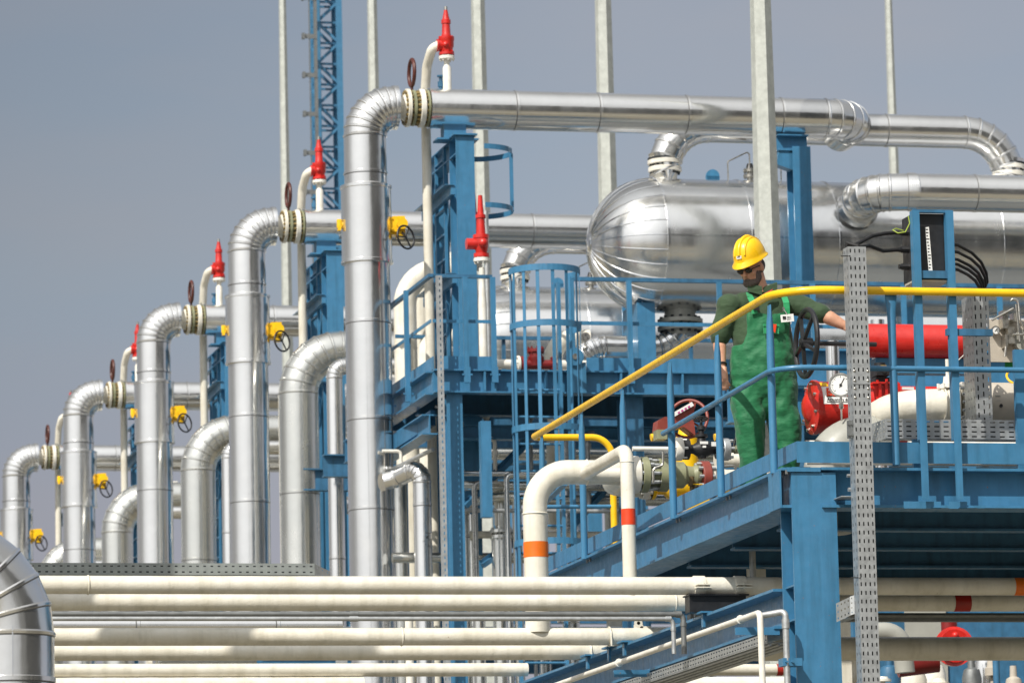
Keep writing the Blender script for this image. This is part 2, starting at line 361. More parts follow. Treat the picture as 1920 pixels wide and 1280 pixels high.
# manifold over the vessel, with both nozzles
root = thing('manifold_pipe', 'x', 'pipe', (xr(1245), YM, ZH), 'silver clad manifold pipes over the vessels')
kM = mpp(P(1400, 250, Y=YM)); zm = P(1750, 247, Y=YM).z; xa, xb = P(1246, 290, Y=YM).x, P(1890, 300, Y=YM).x; zf = P(1246, 290, Y=YM).z
m = MB(); cladpipe(m, fillet([(xa, YM, zf), (xa, YM, zm), (xb, YM, zm), (xb, YM, P(1890, 300, Y=YM).z)], .5, 6), 31*kM, 1.25, 56, .006, .7); m.build('cladding', 'clad', root, 8)
add_unit(root, 'clad manifold pipe with down-turned ends, %s of three', 3)
# vessel
zv = P(1300, 462, Y=YM).z; kV = mpp(P(1300, 462, Y=YM)); rv = 126*kV; xc = P(1222, 462, Y=YM).x; xend = 34
root = thing('pressure_vessel', 'x', 'vessel', (xc, YM, ZG), 'big silver clad horizontal vessels')
m = MB(); prof = [(xend-xc, 0), (xend-xc, rv)]
nseg = 16; hl = 122*kV
for i in range(nseg+1):
    a = math.pi/2*i/nseg; prof.append((-hl*math.sin(a), rv*math.cos(a)))
m.lathe((xc, YM, zv), X_, prof, 96)
m.build('shell', 'vess', root, 30)
m = MB()
for i in range(28):                                     # gore seams on the domed head
    a = 2*math.pi*i/28; pts = []
    for j in range(12):
        t_ = math.pi/2*j/12.5; pts.append(V((xc-(hl+.003)*math.sin(t_), YM+math.cos(a)*(rv+.003)*math.cos(t_), zv+math.sin(a)*(rv+.003)*math.cos(t_))))
    m.tube(pts, .007, 5, False)
m.lathe((xc-hl-.012, YM, zv), X_, [(0, 0), (0, .08), (.02, .10), (.03, 0)], 24)
m.build('head_seams', 'cladb', root, 60)
m = MB()
for px in (1222, 1378, 1540, 1845): 
    x = P(px, 462, Y=YM).x; m.lathe((x-.014, YM, zv), X_, [(0, rv), (.002, rv+.011), (.026, rv+.011), (.028, rv)], 96)
m.box(xc, xend-1, YM-rv-.006, YM-rv+.02, zv-.012, zv+.004)
m.build('lap_joints', 'cladb', root, 30)
for x, z0, nm in ((xa, zf, 'n'), (xb, P(1890, 300, Y=YM).z, 'n')):
    m = MB(); r0 = 30*kM
    m.mat(0).cyl((x, YM, zv+rv-.12), (x, YM, z0-.22), r0*.75)
    hexflange(m, (x, YM, z0-.17), Z_, r0*1.05, .055, 16, 0, 1, .012); hexflange(m, (x, YM, z0-.09), Z_, r0*1.08, .05, 16, 0, 1, .012)
    m.mat(1).cyl((x, YM, z0-.06), (x, YM, z0-.04), r0*1.06); m.mat(0).cyl((x, YM, z0-.04), (x, YM, z0), r0*.98)
    m.build('nozzle', ('white', 'shade'), root)
x = P(1336, 330, Y=YM).x
m = MB(); m.cyl((x, YM-.02, zv+rv+.05), (x, YM+.02, zv+rv+.05), .075, n=20); m.box(x-.075, x+.075, YM-.02, YM+.02, zv+rv-.03, zv+rv+.05); m.build('lifting_lug', 'blue', root)
x = P(1406, 320, Y=YM).x
for x in (x, P(1505, 320, Y=YM).x):
    m = MB(); z = zv+rv; m.mat(0).cyl((x, YM, z-.05), (x, YM, z+.1), .035, n=14); hexflange(m, (x, YM, z+.06), Z_, .075, .03, 8, 0, 0); hexflange(m, (x, YM, z+.12), Z_, .075, .03, 8, 0, 0)
    m.mat(1).cyl((x, YM, z+.135), (x, YM, z+.2), .05, .03, n=14); m.mat(0).tube(fillet([(x, YM, z+.2), (x, YM, z+.34), (x+(-.28 if x < 18.6 else .3), YM-.1, z+.2), (x+(-.28 if x < 18.6 else .3), YM-.1, z)], .03, 3), .008, 8)
    m.build('top_valve', ('steel', 'black'), root)
x = P(1275, 600, Y=YM).x; m = MB(); m.cyl((x, YM, zv-rv-.25), (x, YM, zv-rv+.06), .17); hexflange(m, (x, YM, zv-rv-.10), Z_, .25, .05, 14, 0, 1); hexflange(m, (x, YM, zv-rv-.18), Z_, .25, .05, 14, 0, 1); m.build('bottom_nozzle', ('grey', 'shade'), root)
for x in (P(1200, 620, Y=YM).x, P(1700, 620, Y=YM).x):
    m = MB(); m.box(x-.10, x+.10, YM-.28, YM+.34, zv-rv-1.1, zv-rv+.06); m.box(x-.16, x+.16, YM-.36, YM+.42, zv-rv-1.14, zv-rv-1.102); m.build('saddle', 'blue', root)
add_unit(root, 'large silver clad vessel with domed ribbed head, %s of three', 3)
# bottom outlet elbow under the vessel
root = thing('outlet_pipe', 'x', 'pipe', (x, YM, ZG), 'shiny clad outlet pipes under the vessels')
xo = P(1275, 600, Y=YM).x; zo = P(1180, 645, Y=YM-.2).z; xo2 = P(1100, 650, Y=YM).x
m = MB(); cladpipe(m, fillet([(xo, YM, zv-rv-.2), (xo, YM, zo), (xo2, YM, zo), (xo2-.25, YM+.1, zo-.5), (xo2-.25, YM+.1, zo-3)], [.33, .3, .2], 6), 21*kV, .9, 40, .006, .5); m.build('cladding', 'cladb', root, 8)
m = MB(); m.tube(fillet([(xo2+.05, YM+.1, zo+.1), (xo2-.35, YM+.1, zo+.1), (xo2-.35, YM+.1, zo-2)], .22, 6), .10, 24); m.build('branch', 'cream', root)
add_unit(root, 'short bright clad outlet pipe under the vessel, %s of three', 3)
# relief valve
pv = P(838, 130, Y=Y1); xvv = pv.x; zz = lambda py: P(838, py, Y=Y1).z
root = thing('relief_valve', 'x', 'relief valve', (xvv, Y1, ZH+RH), 'red spring relief valves on the header pipes')
m = MB(); m.lathe((xvv, Y1, ZH+RH-.05), Z_, [(0, 0), (0, 8*q), (zz(128)-ZH-RH+.05, 8*q), (zz(122)-ZH-RH+.05, 5*q), (zz(114)-ZH-RH+.05, 6*q), (zz(112)-ZH-RH+.05, 6*q)], 24)
hexflange(m, (xvv, Y1, zz(109)), Z_, 15*q, 6*q, 8, 0, 0); m.build('inlet', 'white', root)
m = MB(); zb_ = zz(104); pf = [(104, 0), (104, 14.5), (99, 14.5), (98.5, 11), (92, 12), (88, 14), (78, 14), (76, 15), (70, 15), (69, 9), (66, 9), (64, 8.3), (46, 7.5), (45, 9), (38, 9), (37, 7), (22, 3.8), (20, 3.8), (20, 0)]
m.lathe((xvv, Y1, zb_), Z_, [(zz(y)-zb_, r*q) for y, r in pf], 28)
m.cyl((xvv-.02, Y1, zz(86)), (xvv-18*q, Y1, zz(86)), 10*q, 11*q, 20); m.lathe((xvv-19*q, Y1, zz(86)), X_, [(0, 0), (0, 12*q), (3*q, 12*q), (3*q, 0)], 24)
m.sphere((xvv-4*q, Y1-11*q, zz(86)), 6*q, 14, 8); m.bolts((xvv, Y1, zz(73)), Z_, 13*q, 8, 1.5*q, 9*q); m.bolts((xvv, Y1, zz(100)), Z_, 12.5*q, 8, 1.5*q, 9*q); m.build('valve_body', 'red', root)
m = MB(); cx_ = P(826, 140, Y=Y1+.05).x; m.lathe((cx_, Y1+.05, ZH+RH-.02), Z_, [(0, 0), (0, .022), (.05, .022), (.055, .032), (.11, .034), (.115, .018), (.16, .018), (.165, .04), (.18, .04), (.185, 0)], 14); m.build('vent_cock', 'blued', root)
m = MB(); m.lathe((xvv, Y1, zz(20)), Z_, [(0, 0), (0, 3.2*q), (7*q, 3.2*q), (8*q, 0)], 14); m.build('cap', 'steel', root)
add_unit(root, 'red relief valve on the header pipe, %s of the five')
# vent pipe of the relief valve
yv = Y1+.30; kp = P(799, 250, Y=yv)
m = MB(); m.tube(fillet([(xvv-20*q, Y1, zz(86)), (xvv-26*q, Y1, zz(86)), (kp.x, yv-.1, zz(118)), (kp.x, yv, zz(160)), (kp.x, yv, 1.0)], [.10, .2, .2], 6), 9*q, 24)
o = tag(m.build('vent_pipe', 'cream'), 'x', 'pipe', 'cream vent pipes dropping from the relief valves'); add_unit(o, 'slim cream vent pipe by the relief valve, %s of five')
# support trestle under the header
def colx(px, py, Y=Y1): return P(px, py, Y=Y).x
root = thing('support_trestle', 'x', 'support', (colx(871, 300), Y1, ZG), 'blue steel trestles under the header pipes')
xcf = colx(860, 300); ztop = P(871, 262, Y=Y1-.1).z
m = MB(); m.ibeam((xcf, Y1-.15, ZG), (xcf, Y1-.15, ztop), .34, .20, .014, .02, Y_); m.box(xcf-.13, xcf+.13, Y1-.36, Y1+.06, ztop+.002, ztop+.02); m.build('column', 'blue', root)
m = MB(); xcb = P(826, 500, Y=Y1+1.25).x; m.ibeam((xcb, Y1+1.25, ZG), (xcb, Y1+1.25, ztop+.05), .24, .16, .012, .016, Y_); m.build('column', 'blue', root)
m = MB(); m.ibeam((xcf-.02, Y1-.30, ZH-RH-.235), (xcf-.02, Y1+1.4, ZH-RH-.235), .2, .16, .012, .014); m.obox((xcf, Y1-.05, ZH-RH-.28), (.09, 0, .06), (0, .01, 0), (-.01, 0, .02)); m.build('cap_beam', 'blue', root)
for k, zc in enumerate((zr(365, 850), zr(530, 850))):
    m = MB(); m.bar((xcf-.13, Y1-.28, zc), (xcf-.10, Y1+1.35, zc), .05, .10); m.obox((xcf-.17, Y1+.5, zc+.052), (.05, 0, 0), (0, .8, 0), (0, 0, .003)); m.build('cross_tie', 'blue', root)
    m = MB(); m.bar((xcf-.06, Y1+.08, zc-.08), (xcf+.02, Y1+1.15, zc-.95), .05, .05); m.build('brace', 'blue', root)
for i in range(34):
    z = ztop-.15-.27*i
    if z < ZG+.3: break
    m = MB() if i == 0 else m; m.box(xcf-.10, xcf-.06, Y1+.35, Y1+.75, z, z+.02)
m.box(xcf-.096, xcf-.064, Y1+.32, Y1+.35, ZG, ztop); m.box(xcf-.096, xcf-.064, Y1+.75, Y1+.78, ZG, ztop); m.build('rungs', 'blue', root)
add_unit(root, 'blue steel trestle under the header pipe, %s of five')
# second post near the header end
root = thing('support_post', 'x', 'support', (colx(1490, 300), Y1, ZG), 'blue posts under the far ends of the header pipes')
xq = colx(1492, 300); m = MB(); m.ibeam((xq, Y1-.1, ZG), (xq, Y1-.1, P(1490, 282, Y=Y1).z), .26, .20, .012, .018, Y_); m.build('column', 'blue', root)
m = MB(); m.ibeam((xq-.25, Y1-.1, ZH-RH-.10), (xq+.1, Y1-.1, ZH-RH-.10), .18, .18, .012, .014); m.obox((xq-.16, Y1-.1, ZH-RH-.28), (.02, 0, .09), (0, .07, 0), (.09, 0, -.03)); m.build('bracket', 'blue', root)
add_unit(root, 'blue post under the right header end, %s of three', 3)
# yellow gearbox at the sleeve
pg_ = P(748, 427, Y=Y1); root = thing('valve_gearbox', 'x', 'gearbox', (XR, Y1, pg_.z), 'yellow gearboxes on the riser sleeves')
m = MB(); gx = XR+rs-.02; gz = pg_.z
m.box(gx, gx+.07, Y1-.08, Y1+.08, gz-.09, gz+.09); m.cyl((gx+.04, Y1-.12, gz+.02), (gx+.04, Y1+.06, gz+.02), .085, n=20); m.box(gx+.07, gx+.15, Y1-.10, Y1+.02, gz-.12, gz+.11)
m.cyl((gx+.11, Y1-.16, gz+.02), (gx+.11, Y1-.1, gz+.02), .06, n=18); m.bolts((gx+.04, Y1-.12, gz+.02), Y_, .065, 6, .009, .03); m.build('housing', 'yellow', root)
m = MB(); hx = XR-rs; m.cyl((hx+.02, Y1, gz+.02), (hx-.03, Y1, gz+.02), .045, n=14); m.cyl((hx-.03, Y1-.03, gz-.02), (hx-.03, Y1-.03, gz+.07), .03, n=12); m.box(hx-.05, hx-.02, Y1-.06, Y1, gz-.05, gz); m.build('stem_cap', 'yellow', root)
m = MB(); wc = V((gx+.13, Y1-.22, gz-.14)); wa = V((.55, -.8, .1)); m.torus(wc, wa, .125, .011, 32, 8)
for a in (0, 2.1, 4.2):
    d = wa.normalized().cross(Z_).normalized()*math.cos(a)+wa.normalized().cross(wa.cross(Z_)).normalized()*math.sin(a); m.tube([wc, wc+d*.125], .009, 6)
m.tube([wc, (gx+.12, Y1-.08, gz-.06)], .014, 8); m.build('handwheel', 'black', root)
add_unit(root, 'yellow gearbox with black handwheel on the riser, %s of five')
# big clad U-bend, and the slim clad pipe inside it
yU = Y1+6.3; kU = mpp(P(562, 700, Y=yU)); xU = P(562, 900, Y=yU).x; zU = P(620, 657, Y=yU).z; rU = 37*kU; BU = 82*kU
root = thing('return_bend_pipe', 'x', 'pipe', (xU, yU, ZG), 'silver clad pipes bending over behind the risers')
m = MB(); cladpipe(m, fillet([(xU, yU, ZG), (xU, yU, zU), (xU+1.9, yU, zU)], BU, 7), rU, 1.0, 60, .005, .8); m.build('cladding', 'clado', root, 8)
add_unit(root, 'wide clad pipe arching right behind its riser, %s of the row', 4)
yT = Y1+5.2; kT = mpp(P(630, 800, Y=yT)); xT = P(630, 900, Y=yT).x; zT = P(630, 686, Y=yT).z
root = thing('slim_clad_pipe', 'x', 'pipe', (xT, yT, ZG), 'slim clad pipes between the risers')
m = MB(); cladpipe(m, fillet([(xT, yT, ZG), (xT, yT, zT), (xT+.9, yT, zT)], 22*kT, 5), 15*kT, 1.2, 36, .004, .6); m.build('cladding', 'clad', root, 8)
add_unit(root, 'slim clad pipe with tight top elbow, %s of the row', 4)
# cream loops behind the first riser
yW = Y1+3.3
root = thing('cream_loop_pipes', 'x', 'pipe', (P(780, 600, Y=yW).x, yW, ZG), 'cream pipe loops behind the risers')
for i, (px, py, dy) in enumerate(((758, 505, 0), (786, 492, .55), (812, 486, 1.1))):
    x = P(px, py, Y=yW+dy).x; zt = P(px, py, Y=yW+dy).z; m = MB()
    m.tube(fillet([(x, yW+dy, ZG), (x, yW+dy, zt), (x+.52, yW+dy, zt+.0)], .42, 9), .13, 28); m.torus((x, yW+dy, zt-.9), Z_, .131, .006, 28, 6); m.build('pipe', 'cream', root)
m = MB(); x = P(790, 720, Y=yW).x; zt = P(790, 640, Y=yW).z; m.tube(fillet([(x, yW-.3, ZG), (x, yW-.3, zt), (x+.35, yW-.3, zt)], .2, 7), .10, 24); m.build('pipe', 'cream', root)
add_unit(root, 'bundle of cream pipes looping over right, %s of the row', 4)
for o, fmt, n in units:
    for k in range(1, n): dup(o, (0, SP*k, 0), fmt % (ORD[k] if not (n < 5 and k == n-1) else 'last and lowest'))

# ---- the pieces of the first unit only
# side ladder hoops on the first trestle
root = thing('ladder_cage', 'blue ladder cage of two half hoops on the tall trestle', 'ladder', (colx(886, 300), Y1-.1, zr(410)))
for i, py in enumerate((287, 396)):
    z = P(920, py, Y=Y1-.1).z; m = MB(); c = V((colx(886, 300)+.02, Y1-.1, z))
    n = 18; ri = .38
    pts = [c+V((math.sin(math.pi*j/n)*ri, -math.cos(math.pi*j/n)*ri*1.0, 0)) for j in range(n+1)]
    for j in range(n): m.bar(pts[j], pts[j+1], .006, .055)
    m.build('hoop', 'blue', root)
m = MB(); m.box(c.x+ri-.02, c.x+ri+.02, c.y-.004, c.y+.004, P(920, 396, Y=Y1-.1).z, P(920, 287, Y=Y1-.1).z); m.build('strap', 'blue', root)
# elbow pipe leaving the front of the vessel
kE = mpp(P(1700, 360, Y=YM-1)); root = thing('branch_pipe', 'thick silver clad branch pipe curving off the vessel front to the right', 'pipe', P(1612, 395, Y=YM))
yE = YM-rv-.45; zE = P(1750, 361, Y=yE).z; pe = P(1612, 397, Y=YM-rv)
m = MB(); cladpipe(m, fillet([(pe.x-.02, YM-.2, zE-.12), (pe.x-.02, yE+.1, zE), (pe.x+.45, yE, zE), (30, yE, zE)], [.3, .3], 5), 35*kE, 1.15, 56, .006, .6)
m.build('cladding', 'clad', root, 8)
m = MB(); m.cyl((pe.x-.02, YM-rv-.02, zE-.10), (pe.x-.02, YM-rv-.10, zE-.09), 40*kE, 36*kE, 48); m.build('saddle_collar', 'cladb', root, 30)
# small clad riser right of the first riser
yS = Y1-.6; kS = mpp(P(793, 900, Y=yS)); xS = P(793, 1000, Y=yS).x; zS = P(780, 884, Y=yS).z
root = thing('small_riser', 'small scuffed clad riser with elbow right of the tallest riser', 'pipe', (xS, yS, ZG))
m = MB(); cladpipe(m, fillet([(xS, yS, ZG), (xS, yS, zS+.06), (xS-.20, yS+.3, zS-.03), (XR+.1, yS+.35, zS-.06)], [.13, .12], 5), 17*kS, .8, 36, .004, .7); m.build('cladding', 'clad', root, 8)
m = MB(); pb = P(752, 872, Y=yS+.3); m.tube(fillet([(pb.x, pb.y, pb.z-.1), (pb.x, pb.y, pb.z+.15), (pb.x-.2, pb.y, pb.z+.15)], .04, 4), .018, 10); m.build('instrument_tube', 'white', root)
m = MB(); z1 = P(793, 1010, Y=yS).z
for i in range(9): m.obox((xS+random.uniform(-.04, .06), yS-17*kS-.0005, z1+random.uniform(-.1, .08)), (random.uniform(.004, .014), 0, .002), (0, .0012, 0), (.002, 0, random.uniform(.003, .009)))
m.build('scuffs', 'shade', root)
# dark silver vertical pipe behind it
m = MB(); p = P(752, 1000, Y=Y1+1.2); cladpipe(m, [V((p.x, p.y, ZG)), V((p.x, p.y, P(752, 905, Y=Y1+1.2).z))], .085, 1.3, 30, .004); tag(m.build('clad_pipe', 'clado', None, 8), 'short dull clad pipe standing between the tallest riser and the small scuffed riser', 'pipe')
# ================================================================ MASTS AND LATTICE TOWER
for i, (px, py, Yd, wt, wb, pyb, lab) in enumerate((
    (1430, 150, Y1-1.0, 36, 44, 520, 'broadest pale zinc mast, behind the man in the yellow helmet'),
    (1133, 100, 66, 29, 31, 330, 'tall pale mast passing behind the domed vessel head'),
    (898, 100, 72, 25, 27, 400, 'tall pale mast right of the topmost relief valve'),
    (699, 80, 84, 17, 18, 150, 'thin tall mast rising behind the top riser elbow'),
    (534, 300, 88, 15, 19, 660, 'thin pale mast standing left of the blue lattice tower'),
    (1671, 160, 84, 13, 16, 320, 'thin mast at the right above the clad manifold'))):
    p = P(px, py, Y=Yd); k = mpp(p); r0 = wb*k/2*1.12; m = MB(); top = P(px, -500, Y=Yd).z
    zb_ = P(px, pyb, Y=Yd).z; r1 = wt*k/2
    slope = (r0-r1)/(p.z+2-zb_); rg = r0+slope*(zb_-ZG); rt = max(r1-slope*(top-p.z-2), .03)
    m.rings([[V((p.x+rr*math.cos(R_(-83+60*j)), Yd+rr*math.sin(R_(-83+60*j)), z)) for j in range(6)] for z, rr in ((ZG, rg), (top, rt))])
    m.box(p.x-rg*1.5, p.x+rg*1.5, Yd-rg*1.5, Yd+rg*1.5, ZG, ZG+.05)
    tag(m.build('lighting_mast', 'pole', None, 20), lab, 'mast', 'tall zinc masts')
Yt = 90; k = mpp(P(617, 200, Y=Yt)); x0, x1 = P(597, 200, Y=Yt).x, P(638, 200, Y=Yt).x; wT = x1-x0
root = thing('lattice_tower', 'tall blue lattice tower with side cable ladder', 'tower', ((x0+x1)/2, Yt, ZG))
zt = P(617, -160, Y=Yt).z
for (x, y) in ((x0, Yt), (x1, Yt), (x0, Yt+wT), (x1, Yt+wT)):
    m = MB(); m.box(x-6*k, x+6*k, y-.006, y+.006, ZG, zt); m.box(x-6*k if x == x0 else x+6*k-.012, x-6*k+.012 if x == x0 else x+6*k, y+.007, y+11*k, ZG, zt); m.build('leg', 'lblue', root)
for f_, (a, c) in enumerate((((x0, Yt), (x1, Yt)), ((x0, Yt+wT), (x1, Yt+wT)), ((x0, Yt), (x0, Yt+wT)), ((x1, Yt), (x1, Yt+wT)))):
    m = MB(); z = ZG+.4; h = wT*.95; s_ = 0; dy = .05
    while z+h < zt:
        A, B = ((a, c) if s_ else (c, a)); m.bar((A[0], A[1]+dy, z), (B[0], B[1]+dy, z+h), .05, .05); m.bar((A[0], A[1]+dy+.06, z+h), (B[0], B[1]+dy+.06, z+h), .04, .04); z += h; s_ = 1-s_
    m.build('bracing', 'lblue', root)
xl = P(577, 200, Y=Yt).x; m = MB(); m.box(xl-.012, xl+.012, Yt-.3, Yt-.28, ZG, zt); m.box(xl+.09, xl+.15, Yt-.3, Yt-.24, ZG, zt); z = ZG+.3
while z < zt: m.box(xl-.13, x0-6*k, Yt-.31, Yt-.305, z, z+.09); m.box(xl-.15, xl-.10, Yt-.36, Yt-.25, z-.01, z+.1); z += .76
m.build('cable_ladder', 'dark', root)
# ================================================================ UPPER PLATFORM (before the vessels)
YP = 48.1; q = P(812, 693, Y=YP); XP = q.x; ZP = q.z
zp = lambda py, px=1000: P(px, py, Y=YP).z
xp = lambda px, py=650: P(px, py, Y=YP).x
XPE = 24.5
root = thing('upper_platform', 'blue steel platform carrying the pipework before the big vessel', 'platform', (XP, YP, ZG))
m = MB(); h1 = ZP-zp(737, 830)
m.ibeam((XP, YP, ZP-h1/2), (XPE, YP, ZP-h1/2), h1, .16, .012, .016); m.build('front_beam', 'blue', root)
m = MB(); m.ibeam((XP+.02, YP+.1, ZP-h1/2), (XP+.02, YP+3.1, ZP-h1/2), h1, .16, .012, .016); m.build('side_beam', 'blue', root)
for i in range(1, 7):
    m = MB() if i == 1 else m; m.ibeam((XP+.1, YP+i*1.3, ZP-.16), (XPE, YP+i*1.3, ZP-.16), .26, .14)
m.build('joists', 'blued', root)
m = MB(); m.box(XP+.09, xp(1062), YP+.1, YP+2.4, ZP-.03, ZP-.008); m.box(xp(1062), XPE, YP+.1, YP+2.1, ZP-.03, ZP-.008); m.build('floor', 'deck', root)
for px in (905, 925, 1020, 1160, 1275, 1400): x = xp(px); m = MB(); m.box(x-.01, x+.01, YP-.075, YP-.008, ZP-h1+.02, ZP-.02); m.build('stiffener', 'blue', root)
z2, z3 = zp(775, 900), zp(802, 900)
m = MB(); m.ibeam((XP+.3, YP+.9, (z2+z3)/2), (XPE, YP+.9, (z2+z3)/2), z2-z3, .15, .012, .014); m.build('lower_beam', 'blue', root)
m = MB(); m.ibeam((XP+.02, YP+.3, (z2+z3)/2), (XP+.02, YP+3.1, (z2+z3)/2), z2-z3+.06, .16, .012, .014); m.build('lower_side_beam', 'blue', root)
xc_ = P(845, 900, Y=YP+.25).x
for y in (YP+.12,):
    m = MB(); m.ibeam((xc_, y, ZG), (xc_, y, ZP-h1-.004), .26, 30*mpp(q), .014, .02, Y_); m.build('column', 'blue', root)
for px in (1180, 1480, 1800):
    x = P(px, 900, Y=YP+.3).x; m = MB(); m.ibeam((x, YP+.2, ZG), (x, YP+.2, ZP-h1-.004), .24, .22, .014, .02, Y_); m.build('column', 'blued', root)
m = MB(); x = P(915, 900, Y=YP-.1).x; m.obox((x, YP+.0, (zp(790, 915)+zp(970, 915))/2), (10*mpp(q), 0, 0), (0, .05, 0), (0, 0, (zp(790, 915)-zp(970, 915))/2)); m.build('hanger', 'blue', root)
# toe boards
m = MB(); m.box(XP+.05, xp(925), YP-.02, YP-.012, ZP+.005, zp(668, 860)); m.box(xp(1098), XPE, YP-.02, YP-.012, ZP+.005, zp(672, 1200)); m.build('toe_board', 'blue', root)
m = MB(); m.box(XP+.0, XP+.008, YP-.01, YP+3.1, ZP+.005, ZP+.14); m.build('toe_board', 'blue', root)
# platform railings
def rail(label, posts, along, top, mids, pw, mat='blue', yp=None):
    pass
root = thing('platform_railing', 'blue railing of the upper platform, left of the ladder cage', 'railing', (XP, YP, ZP))
zt_, zmid = zp(519, 860), zp(603, 860)
m = MB(); m.bar((XP-.02, YP-.03, zt_), (xp(921, 520), YP-.03, zt_), .05, .035); m.bar((XP-.02, YP-.07, zt_), (XP-.02, YP+3.1, zt_), .05, .035); m.build('handrail', 'blued', root)
m = MB(); m.bar((XP, YP-.03, zmid), (xp(921, 600), YP-.03, zmid), .01, .035); m.bar((XP-.02, YP-.03, zmid), (XP-.02, YP+3.1, zmid), .01, .035); m.build('mid_rail', 'blue', root)
def rpost(x, y, z0, z1, root, w_=.05, d_=.045):
    m = MB(); m.box(x-w_/2, x+w_/2, y-d_/2, y+d_/2, z0, z1); m.box(x-w_*.7, x+w_*.7, y-d_/2-.004, y-d_/2-.0005, z0, z0+.16); m.bolts((x, y-d_/2-.008, z0+.08), Y_, .045, 2, .011, .012, .0); m.build('post', 'blue', root)
for px in (869, 921): rpost(xp(px, 620), YP-.11, zp(720, px), zt_-.018, root)
for y in (.8, 1.7, 2.6): rpost(XP-.10, YP+y, ZP-.22, zt_-.018, root, .045, .05)
root = thing('platform_railing', 'long dark blue railing before the big vessel, right of the ladder cage', 'railing', (xp(1066), YP, ZP))
zt_, zmid = zp(526, 1200), zp(608, 1200)
m = MB(); m.bar((xp(1066, 520), YP-.03, zt_), (XPE, YP-.03, zt_), .05, .04); m.build('handrail', 'blued', root)
m = MB(); m.bar((xp(1066), YP-.03, zmid), (XPE, YP-.03, zmid), .012, .04); m.build('mid_rail', 'blue', root)
for px in (1068, 1176, 1345, 1520, 1690, 1870): rpost(xp(px, 620), YP-.11, zp(722, px), zt_-.02, root)
# far railing seen below the vessel
root = thing('rear_railing', 'thin blue railing farther back under the vessel', 'railing', (xp(930), YP+4.8, ZP))
zq = P(1000, 634, Y=YP+4.8).z
m = MB(); m.bar((xp(922), YP+4.8, zq), (XPE, YP+4.8, zq), .04, .04); m.build('handrail', 'blued', root)
for x in (xp(950)+1.1*i for i in range(9)):
    m = MB(); m.box(x-.02, x+.02, YP+4.82, YP+4.86, ZP-.1, zq-.02); m.build('post', 'blued', root)
# lifting bracket on the beam
root = thing('pivot_bracket', 'blue bearing bracket with round eye on the platform beam', 'bracket', P(1078, 665, Y=YP-.14))
c = P(1077, 669, Y=YP-.15); kP = mpp(c); m = MB(); m.lathe(c-Y_*.03, Y_, [(0, 5*kP), (0, 17*kP), (.06, 17*kP), (.06, 5*kP), (0, 5*kP)], 32)
m.obox(P(1082, 708, Y=YP-.13), (17*kP, 0, 0), (0, .02, 0), (0, 0, 29*kP)); m.build('plate', 'blue', root)
m = MB(); m.cyl(c-Y_*.045, c+Y_*.02, 5.5*kP, n=18); m.build('pin', 'steel', root)
# ladder cage
cx, cy = xp(998, 700), YP-.62; rc = 67*mpp(P(998, 700, Y=cy))
zc_ = lambda py: P(998, py, Y=cy-rc).z
root = thing('caged_ladder', 'tall blue caged ladder climbing to the upper platform', 'ladder', (cx, cy, zc_(1085)))
for py in (499, 603, 797, 1012):
    z = zc_(py); m = MB(); n = 30; a0, a1 = R_(-215), R_(35)
    pts = [V((cx+rc*math.cos(a0+(a1-a0)*j/n), cy+rc*math.sin(a0+(a1-a0)*j/n), z)) for j in range(n+1)]
    for j in range(n): m.bar(pts[j], pts[j+1], .008, .065)
    m.build('hoop', 'blue', root)
for a in (-210, -190, -165, -140, -115, -90, -65, -38, -12, 10, 30):
    m = MB(); x, y = cx+(rc-.008)*math.cos(R_(a)), cy+(rc-.008)*math.sin(R_(a)); w_ = .018; m.obox((x, y, (zc_(499)+zc_(1090))/2), (w_*math.sin(R_(a)), -w_*math.cos(R_(a)), 0), (.003*math.cos(R_(a)), .003*math.sin(R_(a)), 0), (0, 0, (zc_(499)-zc_(1090))/2-.01)); m.build('strap', 'blue', root)
for sx in (-1, 1):
    m = MB(); x = cx+sx*.24; m.box(x-.015, x+.015, cy+.36, cy+.43, ZG, zc_(505)); m.build('stile', 'blue', root)
z = ZG+.3
while z < ZP: m = MB(); m.cyl((cx-.226, cy+.395, z), (cx+.226, cy+.395, z), .013, n=8); m.build('rung', 'blue', root); z += .28
# narrow perforated strip up the platform corner
pA, pB = P(823, 517, Y=YP-.2), P(823, 1085, Y=YP-.2); k_ = mpp(pA)
m = MB(); m.perf((pA.x-5*k_, YP-.22, pB.z-1), (10*k_, 0, 0), (0, 0, pA.z-pB.z+1), Y_, 1, 66, .22, .45); m.box(pA.x-5*k_-.003, pA.x-5*k_-.0005, YP-.22, YP-.17, pB.z-1, pA.z)
tag(m.build('perforated_strip', 'galv', None, 20), 'narrow grey perforated upright strip at the platform corner', 'cable tray')
# stair stringers behind the tall riser
root = thing('steel_stairs', 'blue steel stair climbing behind the tallest riser to the platform corner', 'stairs', P(780, 800, Y=YP+1))
a, b_ = P(812, 845, Y=YP+.6), P(738, 905, Y=YP+1.2); m = MB(); m.bar(P(812, 783, Y=YP+.5), P(700, 855, Y=YP+2.2), .05, .16); m.build('stringer', 'blued', root)
m = MB(); m.tube([P(812, 842, Y=YP+.5), P(735, 880, Y=YP+1.6)], .022, 10); m.build('handrail', 'galv', root)
